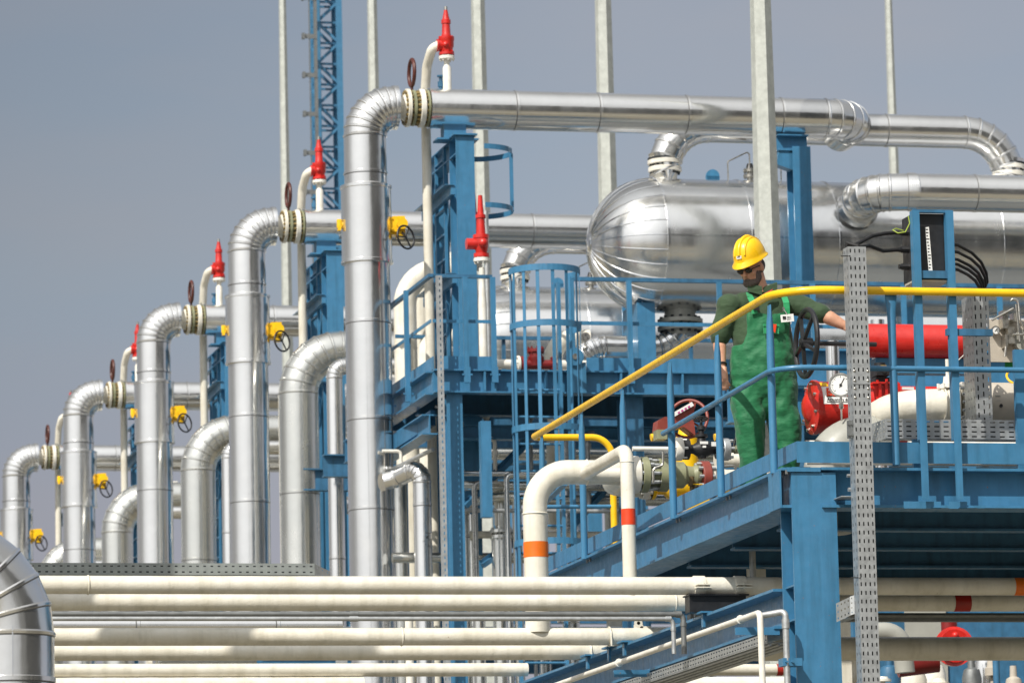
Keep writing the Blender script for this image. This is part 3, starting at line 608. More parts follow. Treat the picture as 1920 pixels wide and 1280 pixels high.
# two relief valves and pipes on the platform behind
rv0 = None
for i, (px, pyb, pyt, yd, kk, lab) in enumerate(((903, 493, 366, YP+.75, 1.0, 'tall red relief valve right of the blue trestle, just left of the ladder cage'), (890, 505, 345, YP+1.6, .95, 'red relief valve half hidden by the blue trestle beside the hoops'))):
    p0 = P(px, pyb, Y=yd); k = mpp(p0); H = (pyb-pyt)*k; x = p0.x; z0 = p0.z
    root = thing('relief_valve', lab, 'relief valve', (x, yd, ZP), 'red relief valves beside the hoops')
    m = MB(); m.mat(0).lathe((x, yd, ZP-.05), Z_, [(0, 0), (0, .045), (z0-ZP-.40, .045), (z0-ZP-.15, .03), (z0-ZP, .03), (z0-ZP, 0)], 22); hexflange(m, (x, yd, z0+.03), Z_, .085, .04, 8, 0, 0); m.build('inlet', 'white', root)
    m = MB(); pf = [(0, 0), (0, .105), (.05, .105), (.055, .075), (.12, .09), (.20, .10), (.24, .10), (.245, .11), (.29, .11), (.30, .065), (.50, .055), (.505, .07), (.55, .07), (.56, .045), (.78, .03), (.80, .03), (.80, 0)]
    m.lathe((x, yd, z0+.058), Z_, [(a_*H/.86*kk, r_*.78) for a_, r_ in pf], 26); m.cyl((x, yd, z0+.2), (x-.16, yd, z0+.2), .06, n=16); m.sphere((x, yd-.09, z0+.2), .05, 12, 8); m.build('valve_body', 'red', root)
m = MB(); p = P(914, 560, Y=YP+1.2); m.cyl((p.x, p.y, ZP), (p.x, p.y, P(914, 395, Y=YP+1.2).z), .03, n=12); tag(m.build('thin_pipe', 'galv'), 'thin galvanised pipe beside the two red relief valves', 'pipe')
# dark red flanged valve on the white line
root = thing('control_valve', 'squat dark red valve on the white pipe behind the ladder cage', 'valve', P(1005, 690, Y=YP+1.0))
yc = YP+1.0; zc2 = P(1000, 683, Y=yc).z; xl_, xr_ = P(975, 683, Y=yc).x, P(1040, 683, Y=yc).x
m = MB(); m.cyl((xl_, yc, zc2), (xr_, yc, zc2), .05, n=18); hexflange(m, (xl_+.02, yc, zc2), X_, .085, .03, 8, 0, 0); hexflange(m, (xr_-.02, yc, zc2), X_, .085, .03, 8, 0, 0); x = P(1005, 683, Y=yc).x
m.lathe((x, yc, zc2-.02), Z_, [(0, 0), (0, .075), (.06, .08), (.07, .085), (.10, .085), (.105, .07), (.14, .07), (.15, .09), (.18, .09), (.18, 0)], 22); m.bolts((x, yc, zc2+.15), Z_, .078, 8, .01, .07); m.build('body', 'dred', root)
m = MB(); m.cyl((XP+.3, yc, zc2), (xl_-.03, yc, zc2), .05, n=20); m.cyl((xr_+.03, yc, zc2), (xr_+1.5, yc, zc2), .05, n=20); hexflange(m, (xl_-.02, yc, zc2), X_, .09, .03, 8); m.build('line', 'white', root)
# small gauge on top of the outlet
root = thing('small_gauge', 'small round gauge left of the shiny outlet elbow', 'gauge', P(1097, 650, Y=YP+2))
c = P(1097, 632, Y=YP+2); m = MB(); m.lathe(c-Y_*.03, Y_, [(0, 0), (0, .05), (.05, .05), (.05, 0)], 24); m.tube([c, c-Z_*.16], .012, 8); m.sphere(c-Z_*.12, .03, 10, 6); m.build('body', 'steel', root)

# ================================================================ EQUIPMENT UNDER AND BEHIND THE PLATFORM
def hpipe(px0, px1, py, Yd, rp_, mat, label, group=None, clad_=False, drop=None, name='horizontal_pipe'):
    a, b_ = P(px0, py, Y=Yd), P(px1, py, Y=Yd); r = rp_*mpp(a); zc = P((px0+px1)/2, py, Y=Yd).z; a.z = b_.z = zc; m = MB()
    pts = [a, b_]
    if drop == 'l': pts = fillet([V((a.x, a.y, ZG)), a, b_], r*2.6, 6)
    if drop == 'r': pts = fillet([a, b_, V((b_.x, b_.y, ZG))], r*2.6, 6)
    (cladpipe(m, pts, r, 1.2, 32, .004) if clad_ else m.tube(pts, r, 24))
    return tag(m.build(name, mat, None, 10 if clad_ else 32), label, 'pipe', group)
hpipe(862, 1400, 889, YP+.5, 5, 'clad', 'thin bright horizontal pipe under the platform, higher of the thin pair')
hpipe(862, 1480, 912, YP+.75, 9, 'clado', 'dull clad pipe running under the thin bright pipe')
hpipe(870, 1480, 938, YP+1.0, 10, 'clado', 'dull clad pipe turning down behind the blue hanger', None, True, 'l')
hpipe(862, 1480, 958, YP+.45, 4, 'galv', 'thin grey horizontal pipe below the dull clad pipes')
hpipe(862, 1480, 1003, YP+1.25, 7, 'cream', 'slender cream pipe low behind the ladder cage')
hpipe(735, 1480, 1046, YP+1.4, 10, 'clado', 'low dull clad pipe farthest back behind the ladder cage')
hpipe(862, 1450, 852, YP+4.5, 12, 'clado', 'dull clad pipe in the shade right under the platform')
hpipe(862, 1450, 826, YP+5.5, 6, 'galv', 'thin galvanised pipe in the shade right under the platform')
for px, w_, pyt, Yd, lab in ((886, 13, 965, YP+1.4, 'upright clad pipe right of the corner column'), (941, 19, 1010, YP+1.0, 'stout upright clad pipe under a bolted flange inside the ladder cage'), (1018, 12, 940, YP+3.5, 'upright clad pipe seen behind the cage'), (1068, 16, 965, YP+3.8, 'upright clad pipe right of the cage, behind the cream standpipe'), (1320, 16, 1010, YP+3.0, 'upright clad pipe in the shade below the walkway')):
    p = P(px, 1040, Y=Yd); m = MB(); k = mpp(p); zt = P(px, pyt, Y=Yd).z; cladpipe(m, [V((p.x, Yd, ZG)), V((p.x, Yd, zt))], w_*k, 1.2, 36, .004)
    if w_ in (19, 16):
        hexflange(m, (p.x, Yd, zt+.02), Z_, w_*k*1.15, .04, 14, 0, 0); hexflange(m, (p.x, Yd, zt+.08), Z_, w_*k*1.15, .04, 14, 0, 0); m.cyl((p.x, Yd, zt+.1), (p.x, Yd, zt+.6), w_*k*.6)
    tag(m.build('upright_pipe', 'clado', None, 10), lab, 'pipe')
for px, py, lab in ((873, 826, 'white ribbed insulator column under the platform corner, lower of two'), (911, 757, 'white ribbed insulator column under the platform corner, upper of two')):
    p = P(px, py, Y=YP+1.5); m = MB(); prof = [(0, 0)]
    for i in range(7): prof += [(i*.045, .03), (i*.045+.012, .062 if py > 800 else .04), (i*.045+.034, .062 if py > 800 else .04)]
    prof += [(.32, .03), (.32, 0)]; m.lathe(p-Z_*.16, Z_, prof, 24); m.cyl(p-Z_*(.9 if py > 800 else .3), p-Z_*.16, .03, n=12)
    tag(m.build('ribbed_insulator', 'white', None, 50), lab, 'insulator')
# walls of equipment behind everything low down: pipe racks
def prack(x0, x1, y, zs, label, cols, rad, mats, name='pipe_rack'):
    root = thing(name, label, 'pipe rack', (x0, y, ZG))
    n = int((x1-x0)/4.5)+1
    for i in range(n):
        x = x0+i*(x1-x0)/max(n-1, 1); m = MB(); m.ibeam((x, y, ZG), (x, y, max(zs)), .24, .24, .012, .018, Y_); m.build('column', 'blued', root)
    for z in zs:
        m = MB(); m.ibeam((x0-.2, y-.3, z), (x1+.2, y-.3, z), .26, .16); m.build('beam', 'blue' if z == zs[0] else 'blued', root)
        yy = y; kk = 0
        while yy < y+2.4:
            r = rad[kk % len(rad)]; m = MB(); m.tube([(x0-1, yy, z+.14+r), (x1+1, yy, z+.14+r)], r, 20); m.build('pipe', mats[kk % len(mats)], root); yy += r*2+.22; kk += 1
    return root
prack(9.6, 27, 52.6, (-.6, 1.1, 2.9, 4.6), 'crowded blue pipe rack in the shade under the big vessel', 4, (.14, .09, .18, .07), ('clado', 'cream', 'clado', 'galv'))
prack(4.2, 9.0, 66, (-.4, 1.3, 3.0), 'low blue pipe rack behind the receding risers', 4, (.13, .10, .16), ('clado', 'cream', 'clad'))
prack(12, 34, 76, (.6, 3.2, 5.6, 7.4), 'distant blue pipe rack beyond the vessels', 4, (.16, .12, .2), ('clado', 'cream', 'clad'))
# grey low building closing the view under the vessels
root = thing('plant_building', 'long low pale grey plant building beyond the pipe racks', 'building', (20, 84, ZG))
m = MB(); m.box(8.6, 48, 84, 92, ZG, 6.2); m.build('wall', paint('wall_grey', (.34, .35, .36), .8, .15), root)
m = MB(); m.box(8.3, 48.3, 83.7, 92.3, 6.2, 6.45); m.build('roof', 'dark', root)
for i in range(12):
    m = MB(); m.box(10+3.1*i, 11.6+3.1*i, 83.93, 83.995, 2.2, 3.6); m.build('window', 'shade', root)
# ================================================================ FRONT DECK WITH PILLAR
YD = 29.9; HB = .262; XR_ = 15.0; YB = 36.9
root = thing('front_platform', 'blue steel platform on a broad blue pillar, the man standing on it', 'platform', (XE, YD, ZG))
m = MB(); m.box(XE, XE+.25, YD+.02, YB, ZD-.018, ZD); m.box(XE, XE+.25, YD+.02, YB, ZD-HB, ZD-HB+.018); m.box(XE+.072, XE+.086, YD+.02, YB, ZD-HB+.018, ZD-.018)
m.build('side_beam', 'blue', root)
m = MB(); m.ibeam((XE+.26, YD+.10, ZD-HB/2), (XR_, YD+.10, ZD-HB/2), HB, .22, .012, .018); m.box(XE+.03, XE+.255, YD-.005, YD+.016, ZD-.03, ZD-.002); m.build('front_beam', 'blue', root)
m = MB()
for y in (30.9, 32.05, 33.2, 34.3): m.ibeam((XE+.26, y, ZD-.17), (12.9, y, ZD-.17), .26, .12)
m.build('joists', 'blued', root)
m = MB(); m.ibeam((12.2, YD+.22, ZD-.18), (12.2, 34.6, ZD-.18), .30, .2); m.build('inner_beam', 'blue', root)
m = MB(); m.box(XE+.26, 14.9, YD+.22, 34.7, ZD-.03, ZD-.006); m.box(XE+.26, XE+.9, 34.72, YB, ZD-.03, ZD-.006); m.build('floor', 'deck', root)
m = MB(); m.box(XE+.10, XE+.108, YD+.012, YB-.1, ZD+.055, ZD+.168); m.box(XE+.10, XR_, YD, YD+.008, ZD+.03, ZD+.168); m.build('toe_board', 'blue', root)
m = MB(); zt = ZD-HB-.002
for sy in (YD+.01, YD+.27): m.box(XE+.06, XE+.36, sy, sy+.02, ZG, ZD-.034)
m.box(XE+.20, XE+.215, YD+.032, YD+.268, ZG, zt); m.build('pillar', 'blue', root)
for py in (881, 945, 1101, 1165, 1290):
    z = P(1470, py, X=XE+.07).z; m = MB(); m.box(XE+.075, XE+.198, YD+.033, YD+.267, z-.012, z); m.build('stiffener', 'blue', root)
m = MB(); m.box(XE-.014, XE-.002, YD+.03, YD+.29, ZD-HB-.0, ZD-.02); m.build('end_plate', 'blue', root)
for y in (29.95, 31.3, 32.6, 33.9, 35.2):
    for dy in (-.04, .04): m = MB(); m.cyl((XE+.03, y+dy, ZD-.045), (XE+.03, y+dy, ZD-.019), .010, n=6); m.build('bolt', 'dark', root)
m = MB()
for a, b_ in ((1745, 1764), (1795, 1830), (1844, 1920)): m.box(P(a, 930, Y=YD).x, P(b_, 930, Y=YD).x, YD-.022, YD-.004, ZD-HB+.0, ZD-HB+.006)
x = P(1728, 925, Y=YD).x; m.box(P(1693, 930, Y=YD).x, P(1763, 930, Y=YD).x, YD-.012, YD-.006, ZD-HB-.004, ZD-HB+.042); m.box(P(1778, 930, Y=YD).x, P(1812, 930, Y=YD).x, YD-.012, YD-.006, ZD-HB-.004, ZD-HB+.042)
m.build('clip_plates', 'blue', root)
# railing
zr_ = 4.995; xr_ = XE-.008
root = thing('yellow_top_railing', 'railing with bright yellow handrail and blue posts round the front platform', 'railing', (XE, YD, ZD))
zf_ = P(1700, 546, Y=YD-.08).z
m = MB(); pts = fillet([(10.35, 35.9, ZD-.1), (9.50, 36.25, zr_-.0), (xr_, 36.45, zr_), (xr_, YD-.08, zr_), (XR_, YD-.08, zf_)], [.15, .06, .34], 9)
ye = P(1000, 832, X=xr_).y; xe_ = P(1108, 838, Y=ye).x
pts = fillet([(xe_+.16, ye-.05, ZD-.3), (xe_+.16, ye-.05, zr_), (xr_, ye, zr_), (xr_, YD-.08, zf_), (XR_, YD-.08, zf_)], [.16, .05, .34], 9)
m.tube(pts, .0265, 20); m.build('handrail', 'yellow', root)
def tpost(x, y, z0, z1, ax='y'):
    m = MB(); n = 16; rs = []
    for z, a, b_ in ((z0, .026, .026), (z1-.30, .026, .026), (z1-.12, .030 if ax == 'x' else .022, .020 if ax == 'x' else .030), (z1-.02, .040 if ax == 'x' else .008, .008 if ax == 'x' else .040), (z1, .040 if ax == 'x' else .005, .005 if ax == 'x' else .040)):
        rs.append([V((x+a*math.cos(2*math.pi*j/n), y+b_*math.sin(2*math.pi*j/n), z)) for j in range(n)])
    m.rings(rs); m.build('post', 'blue', root)
for px, py in ((1445, 870), (1345, 932), (1255, 973), (1165, 1016), (1087, 1050), (1012, 1085)):
    y = P(px, 700, X=xr_).y; tpost(xr_+.004, y, ZD-.02, zr_-.022)
for px in (1675, ): tpost(P(px, 700, Y=YD-.06).x, YD-.06, ZD+.01, zf_-.02, 'x')
x = P(1914, 700, Y=YD+.3).x; m = MB(); m.box(x-.04, x+.03, YD+.3, YD+.34, ZD, P(1914, 655, Y=YD+.3).z); m.build('post', 'blue', root)
zm_ = ZD+.55; zmf = P(1700, 691, Y=YD-.07).z
m = MB(); zm_ = P(1252, 808, X=xr_-.03).z; m.tube(fillet([(xr_-.03, P(1252, 800, X=xr_).y+.02, zm_), (xr_-.03, YD-.07, zmf), (XR_, YD-.07, zmf)], .22, 8), .0185, 16); m.build('mid_rail', 'blue', root)
m = MB(); yb_ = P(1087, 900, X=xr_).y; m.tube([(xr_, ye, ZD+.56), (xe_+.16, ye-.05, ZD+.56)], .016, 12); m.bar((xr_+.02, ye+.35, ZD+.5), (xr_+.02, ye-.9, ZD+.62), .05, .008); m.build('end_rail', 'blue', root)
# ================================================================ CABLE TRAYS
pt = P(1590, 462, Y=29.6); wT_ = 35*mpp(pt); x0 = pt.x
root = thing('cable_tray', 'tall upright perforated grey cable tray before the platform corner', 'cable tray', (x0, 29.6, ZG))
n = int((pt.z-ZG)/.0553)
m = MB(); m.perf((x0, 29.6, ZG), (wT_, 0, 0), (0, 0, pt.z-ZG), Y_, 4, n, .30, .46); m.perf((x0-.0005, 29.6, ZG), (0, .11, 0), (0, 0, pt.z-ZG), X_, 2, n, .2, .35)
m.box(x0+wT_-.003, x0+wT_, 29.603, 29.71, ZG, pt.z); m.build('channel', 'galv', root, 20)
m = MB(); m.box(x0+.006, x0+wT_-.006, 29.655, 29.69, ZG, pt.z-.01); m.build('dark_slot_plate', 'rubber', root)  # plain dark plate added behind the slots so they look shaded inside
m = MB(); zj = [P(1605, y, Y=29.6).z for y in (695, 713, 728, 745)]
for z in zj:
    for fx in (.13, .87): m.sphere((x0+wT_*fx, 29.598, z), (.009, .006, .009), 10, 6)
m.build('rivets', 'steel', root)
m = MB(); z1 = P(1605, 768, Y=29.6).z; z2_ = P(1605, 680, Y=29.6).z; m.box(x0+.002, x0+wT_-.002, 29.5975, 29.5995, P(1605, 720, Y=29.6).z-.002, P(1605, 720, Y=29.6).z+.002); m.build('joint', 'dark', root)
m = MB(); zc = P(1583, 805, Y=29.62).z; m.box(x0-.035, x0-.002, 29.62, 29.64, zc-.055, zc+.06); m.bolts((x0-.02, 29.62, zc-.035), Y_, .01, 2, .007, .02); m.bolts((x0-.02, 29.62, zc+.035), Y_, .01, 2, .007, .02); m.build('bracket', 'dark', root)
m = MB()
for px, py in ((1583, 480), (1603, 1083)): z = P(px, py, Y=29.6).z; m.tube([(x0-.03, 29.66, z+.01), (x0+.01, 29.592, z)], .004, 6)
m.build('cable_ties', 'rubber', root)
x1 = P(1836, 700, Y=30.35).x; zt2, zb2 = P(1836, 552, Y=30.35).z, P(1845, 818, Y=30.3).z
root = thing('cable_tray', 'shorter upright perforated grey cable tray with long slots, behind the right railing', 'cable tray', (x1, 30.35, zb2))
m = MB(); w_ = 32*mpp(P(1836, 700, Y=30.35)); n = 16
for c_ in range(3): m.perf((x1-.03+w_*c_/3, 30.35, zb2+(.03 if c_ % 2 else 0)), (w_/3, 0, 0), (0, 0, zt2-zb2-(.03 if c_ % 2 else 0)), Y_, 1, n, .24, .55)
m.perf((x1-.031, 30.35, zb2), (0, .22, 0), (0, 0, zt2-zb2), X_, 4, n, .2, .3); m.build('channel', 'galv', root, 20)
m = MB(); m.box(x1-.02, x1-.035+w_, 30.44, 30.47, zb2, zt2); m.build('dark_slot_plate', 'rubber', root)  # dark plate again, painting the shade inside these long slots
m = MB(); m.box(x1-.034, x1-.03+w_+.004, 30.340, 30.347, zb2-.01, zb2+.09); m.build('joint_plate', 'galv', root)
m = MB()
for fx in (.2, .8):
    for dz in (.01, .06): m.sphere((x1-.03+w_*fx, 30.339, zb2+dz), (.011, .007, .011), 10, 6)
m.build('rivets', 'steel', root)
xa_, xb_ = P(1660, 800, Y=30.25).x, 12.5; zh0, zh1 = P(1760, 822, Y=30.25).z, P(1760, 786, Y=30.25).z
root = thing('cable_tray', 'horizontal perforated grey cable tray lying above the toe board', 'cable tray', (xa_, 30.25, zh0))
m = MB(); m.perf((xa_, 30.25, zh0), (xb_-xa_, 0, 0), (0, 0, zh1-zh0), Y_, 44, 4, .55, .28); m.box(xa_, xb_, 30.254, 30.34, zh0-.004, zh0-.001)
m.perf((xa_, 30.252, zh0), (-.03, .45, 0), (0, 0, zh1-zh0), X_, 8, 4, .3, .3); m.build('channel', 'galv', root, 20)
m = MB(); m.box(xa_+.02, xb_, 30.29, 30.32, zh0, zh1-.012); m.build('dark_slot_plate', 'rubber', root)  # flat dark plate standing in for shade within the horizontal channel
m = MB(); xx = P(1722, 850, Y=30.2).x; m.box(xx-.03, xx+.05, 30.21, 30.245, ZD, zh0-.01); m.build('foot', 'blue', root)
# low tray along the left top of the cream rack
Yk = 33.6; ax_, bx_ = P(40, 1062, Y=Yk).x, P(590, 1064, Y=Yk).x; za, zb3 = P(300, 1077, Y=Yk).z, P(300, 1055, Y=Yk).z
root = thing('cable_tray', 'long dark grey perforated cable tray lying above the cream pipes at the left', 'cable tray', (ax_, Yk, za))
m = MB(); m.perf((ax_, Yk, za), (bx_-ax_, 0, 0), (0, 0, zb3-za), Y_, 41, 2, .38, .24); m.box(ax_, bx_, Yk+.003, Yk+.3, za-.004, za-.001); m.build('channel', galv('tray_grey', (.36, .39, .38), .55, .5, 10), root, 20)
m = MB(); m.box(ax_, bx_, Yk+.06, Yk+.063, za, zb3-.01); m.build('dark_slot_sheet', 'shade', root)  # added dark sheet; its colour stands for shade seen through the slots
m = MB(); m.perf((bx_+.001, Yk, za), (.11, 0, -(zb3-za)*.6), (0, 0, (zb3-za)*.95), Y_, 3, 2, .2, .15); m.build('end_piece', 'dark', root, 20)
# ================================================================ JUNCTION BOX ON TWO POSTS
root = thing('junction_box', 'black electrical junction box with cables on two blue posts', 'junction box', P(1745, 937, Y=YD-.03))
for px in (1714.5, 1778):
    a, b_ = P(px, 396, Y=YD-.03), P(px+14, 937, Y=YD-.03); zb4 = b_.z; x = P(px, 396, Y=YD-.03).x; m = MB(); w_ = 7.4*mpp(a)
    m.box(x-w_*.95, x+w_*.95, YD-.058, YD-.052, zb4, a.z); m.box(x-w_*.95, x-w_*.95+.006, YD-.0515, YD-.0, ZD+.18, a.z); m.build('post', 'blue', root)
bx0, bx1 = P(1711, 460, Y=29.93).x, P(1776, 460, Y=29.93).x; bz0, bz1 = P(1740, 526, Y=29.93).z, P(1740, 402, Y=29.93).z
m = MB(); m.box(bx0, bx1, 29.91, 30.14, bz0, bz1); m.build('enclosure', 'black', root)
m = MB(); m.box(bx0-.01, bx1+.02, 29.86, 29.90, bz1+.0, bz1+.02); m.build('cross_bar', 'blued', root)
m = MB(); m.box(bx0-.01, bx1+.02, 29.86, 29.90, bz0+.005, bz0+.055); m.build('cross_bar', 'blued', root)
m = MB(); s0, s1 = P(1738, 426, Y=29.905), P(1745, 510, Y=29.905); m.obox((s0+s1)/2, ((s1-s0).length/2*.085, 0, .002), (0, .002, 0), (s1-s0)/2)
m.build('label_strip', 'wht', root)
m = MB(); random.seed(3)
for i in range(13):
    f_ = (i+.7)/14; c = s0.lerp(s1, f_); m.box(c.x-.010+random.uniform(-.003, .003), c.x+random.uniform(.0, .010), 29.9015, 29.9028, c.z-.004, c.z+.003)
m.build('label_print', 'ink', root)
glz = [P(1695, y, Y=30.02).z for y in (436, 468, 500)]
for z in glz: m = MB(); m.cyl((bx0, 30.02, z), (bx0-.05, 30.02, z), .022, n=8); m.cyl((bx0-.05, 30.02, z), (bx0-.07, 30.02, z), .017, n=12); m.build('cable_gland', 'black', root)
m = MB(); m.obox(P(1738, 531, Y=29.98), (.12, 0, .0), (0, .1, 0), (0, 0, .006)); m.build('drip_plate', 'beige', root)
m = MB(); tx = x0+.03
m.tube([(bx0-.06, 30.02, glz[0]), (bx0-.16, 30.0, glz[0]-.012), (bx0-.27, 29.95, glz[0]-.04), (tx+.05, 29.8, pt.z+.03), (tx+.02, 29.70, pt.z-.05), (tx+.02, 29.69, ZG+1)], .013, 10)
m.tube([(bx0-.06, 30.02, glz[1]), (bx0-.18, 30.0, glz[1]-.015), (bx0-.30, 29.93, glz[1]+.005), (tx+.04, 29.72, pt.z+.01), (tx+.04, 29.68, pt.z-.08), (tx+.05, 29.68, ZG+1)], .013, 10)
m.tube([(tx-.02, 29.72, pt.z-.03), (tx+.0, 29.7, pt.z+.035), (tx+.06, 29.68, pt.z+.02), (tx+.07, 29.68, pt.z-.08)], .014, 10); m.build('left_cables', 'rubber', root)
m = MB()
for i, (py, xo, yo) in enumerate(((457, 1845, 540), (470, 1842, 545), (484, 1838, 550), (493, 1834, 552), (503, 1830, 556))):
    a = P(1776, py, Y=30.05); c = P(xo, yo, Y=30.42); e = V((c.x-.01, 30.42, c.z-.9))
    pts = [a, a+V((.08, .02, -.005))]; h = c-a
    for t_ in (.35, .55, .75, .9): pts.append(V((a.x+.02+h.x*(math.sin(t_*1.57))*.99, 30.05+.37*t_, a.z+h.z*(1-math.cos(t_*1.57)))))
    pts += [c, e]; m.tube(pts, .0105, 8)
m.build('right_cables', 'rubber', root)
m = MB(); a = P(1703, 405, Y=29.9); m.tube([a, a+V((.005, -.01, -.05)), a+V((-.03, -.02, -.11)), a+V((-.075, 0, -.115)), a+V((-.1, .03, -.09)), a+V((-.07, .05, -.075)), a+V((-.02, .05, -.09))], .0035, 6); m.build('earth_wire', paint('earth_wire', (.35, .45, .05), .4, .2), root)
m = MB(); xs = P(1720, 620, Y=29.8).x; zs = P(1800, 624, Y=29.9).z; m.box(P(1772, 624, Y=29.9).x, P(1858, 624, Y=29.9).x, 29.86, 29.9, zs-.022, zs+.022); m.build('cable_arm', 'blued', root)
# angled perforated piece beside the tray
p = P(1600, 1135, Y=29.75); m = MB(); m.perf(p+V((-.02, 0, -.06)), (.07, -.035, .02), (0, 0, .12), Y_, 4, 4, .3, .3); m.mat(1).perf(p+V((-.10, .05, -.10)), (.08, -.048, .038), (0, 0, .12), Y_, 4, 3, .3, .3).mat(0); m.box(p.x-.02, p.x+.05, p.y+.06, p.y+.4, p.z-.07, p.z-.067)
tag(m.build('tray_branch', ('galv', 'dark'), None, 20), 'small angled perforated grey tray piece between the pillar and the upright tray', 'cable tray')  # left leaf in darker zinc, painting the shade of its turned-away side
p = P(1585, 937, Y=29.95); m = MB(); m.box(p.x-.09, p.x+.06, 29.75, 29.95, p.z-.003, p.z+.003); m.box(p.x-.0, p.x+.05, 29.70, 29.75, p.z-.02, p.z+.003); m.bolts((p.x+.0, 29.80, p.z+.05), X_, .0, 1, .014, .05); m.bolts((p.x-.01, 29.80, p.z+.14), X_, .0, 1, .012, .04)
tag(m.build('tray_bracket', 'galv'), 'small galvanised bracket joining the pillar top to the upright tray', 'bracket')

# ================================================================ CREAM PIPE RACK
ZB = P(1455, 1101, X=XE).z; XL = 2.2
root = thing('rack_beam', 'heavy blue beam under the cream pipes, running back from the pillar', 'beam', (XE, YD+.3, ZB-.26))
m = MB(); m.ibeam((XE+.13, YD+.30, ZB-.13), (XE+.13, 41, ZB-.13), .26, .26, .012, .018); m.build('web_and_flanges', 'blue', root)
for px, py in ((1322, 1148), (1173, 1168), (1145, 1213), (1105, 1237)):
    y = P(px, py, X=XE).y; m = MB(); m.box(XE-.045, XE+.06, y-.06, y+.10, ZB+.002, ZB+.014); m.box(XE-.018, XE-.002, y-.01, y+.04, ZB-.09, ZB-.002); m.build('clip', 'blue', root)
rb = XE+.13
def rackpipe(py, r_px, label, Zc=None, Yc=None, x1=20, bands=(), welds=(), mat='cream', x0=XL):
    p = P(800, py, Z=Zc) if Zc else P(800, py, Y=Yc); r = r_px*mpp(p)
    root = thing('cream_pipe', label, 'pipe', (x0, p.y, p.z), 'cream horizontal pipes of the front rack')
    m = MB(); m.cyl((x0, p.y, p.z), (x1, p.y, p.z), r, n=36)
    for px in welds: x = P(px, py, Y=p.y).x; m.torus((x, p.y, p.z), X_, r, .0065, 36, 6)
    m.build('tube', mat, root)
    for a, b_, mt in bands: m = MB(); m.cyl((P(a, py, Y=p.y).x, p.y, p.z), (P(b_, py, Y=p.y).x, p.y, p.z), r+.0015, n=36, cap=False); m.build('band', mt, root)
    return root, p.y, p.z, r
r1, y1, z1, ra = rackpipe(1097, 17, 'topmost cream pipe of the rack, held by two clamps left of the pillar', Yc=31.97, bands=((1900, 1960, 'orange'),), welds=(165,))
for px in (1312, 1388):
    x = P(px, 1097, Y=y1).x; m = MB(); m.lathe((x-.045, y1, z1), X_, [(0, ra), (0, ra+.009), (.075, ra+.009), (.075, ra)], 36); m.build('clamp', 'cream', r1)
    m = MB(); m.box(x-.05, x+.05, y1-ra-.06, y1-ra+.012, z1-.004, z1+.004); m.box(x-.05, x+.05, y1-ra-.06, y1-ra+.012, z1-.024, z1-.016); m.cyl((x, y1-ra-.035, z1-.03), (x, y1-ra-.035, z1+.012), .008, n=8); m.build('clamp_ears', 'cream', r1)
m = MB(); m.box(P(1292, 1120, Y=y1-.05).x, P(1398, 1120, Y=y1-.05).x, y1-.06, y1+.06, ZB+.016, z1-ra-.012); m.box(P(1290, 1120, Y=y1-.05).x, P(1402, 1120, Y=y1-.05).x, y1-.09, y1+.09, z1-ra-.011, z1-ra-.001); m.build('shoe', 'black', r1)
r2, y2, z2, ra2 = rackpipe(1128, 17, 'second cream pipe down, half hidden under the topmost one', Yc=33.0, bands=((1787, 1817, 'rdband'),), welds=(1265,))
r3, y3, z3, ra3 = rackpipe(1193, 16.5, 'third cream pipe down, with a lifting eye near the beam', Zc=ZB+.075, x1=P(1290, 1193, Y=34.3).x, welds=(753,))
x = P(1197, 1172, Y=y3).x; m = MB(); zt = z3+ra3; m.lathe((x, y3-.008, zt+.035), Y_, [(0, .013), (0, .03), (.016, .03), (.016, .013), (0, .013)], 20); m.obox((x+.0, y3, zt+.004), (.034, 0, 0), (0, .0075, 0), (0, 0, .02)); m.obox((x+.05, y3, zt+.0), (.04, 0, 0), (0, .0075, 0), (0, 0, .012)); m.build('lifting_eye', 'cream', r3)
x = P(1142, 1190, Y=y3).x; m = MB(); m.torus((x, y3, z3), X_, ra3+.006, .006, 36, 8); m.cyl((x, y3-ra3-.006, ZB), (x, y3-ra3-.006, z3), .007, n=8); m.build('u_bolt', 'cream', r3)
r4, y4, z4, ra4 = rackpipe(1221, 16, 'fourth cream pipe down, just under the pipe with the lifting eye', Zc=ZB+.07, x1=P(1270, 1221, Y=35.5).x)
x = P(1105, 1221, Y=y4).x; m = MB(); m.torus((x, y4, z4), X_, ra4+.006, .006, 36, 8); m.cyl((x, y4-ra4-.006, ZB), (x, y4-ra4-.006, z4), .007, n=8); m.build('u_bolt', 'cream', r4)
r5, y5, z5, ra5 = rackpipe(1255, 12.5, 'lowest fully seen cream pipe, ending at a black block on the beam', Zc=ZB+.10, x1=P(1040, 1255, Y=36.5).x)
m = MB(); m.box(P(1022, 1240, Y=y5).x, P(1070, 1240, Y=y5).x, y5-.07, y5+.07, ZB+.02, ZB+.075); m.build('end_block', 'black', r5)
rackpipe(1283, 15, 'cream pipe at the very bottom edge left of the beam', Zc=ZB-.02, x1=P(700, 1283, Y=37).x)
# clad pipe glimpsed under the second pipe
p = P(400, 1172, Y=35.4+.9); m = MB(); cladpipe(m, [V((XL, p.y, p.z)), V((P(640, 1172, Y=p.y).x, p.y, p.z))], .055, 1.0, 36, .004, .3); tag(m.build('clad_pipe', 'clad', None, 10), 'thin clad pipe glimpsed at the left between the second and third cream pipes', 'pipe')
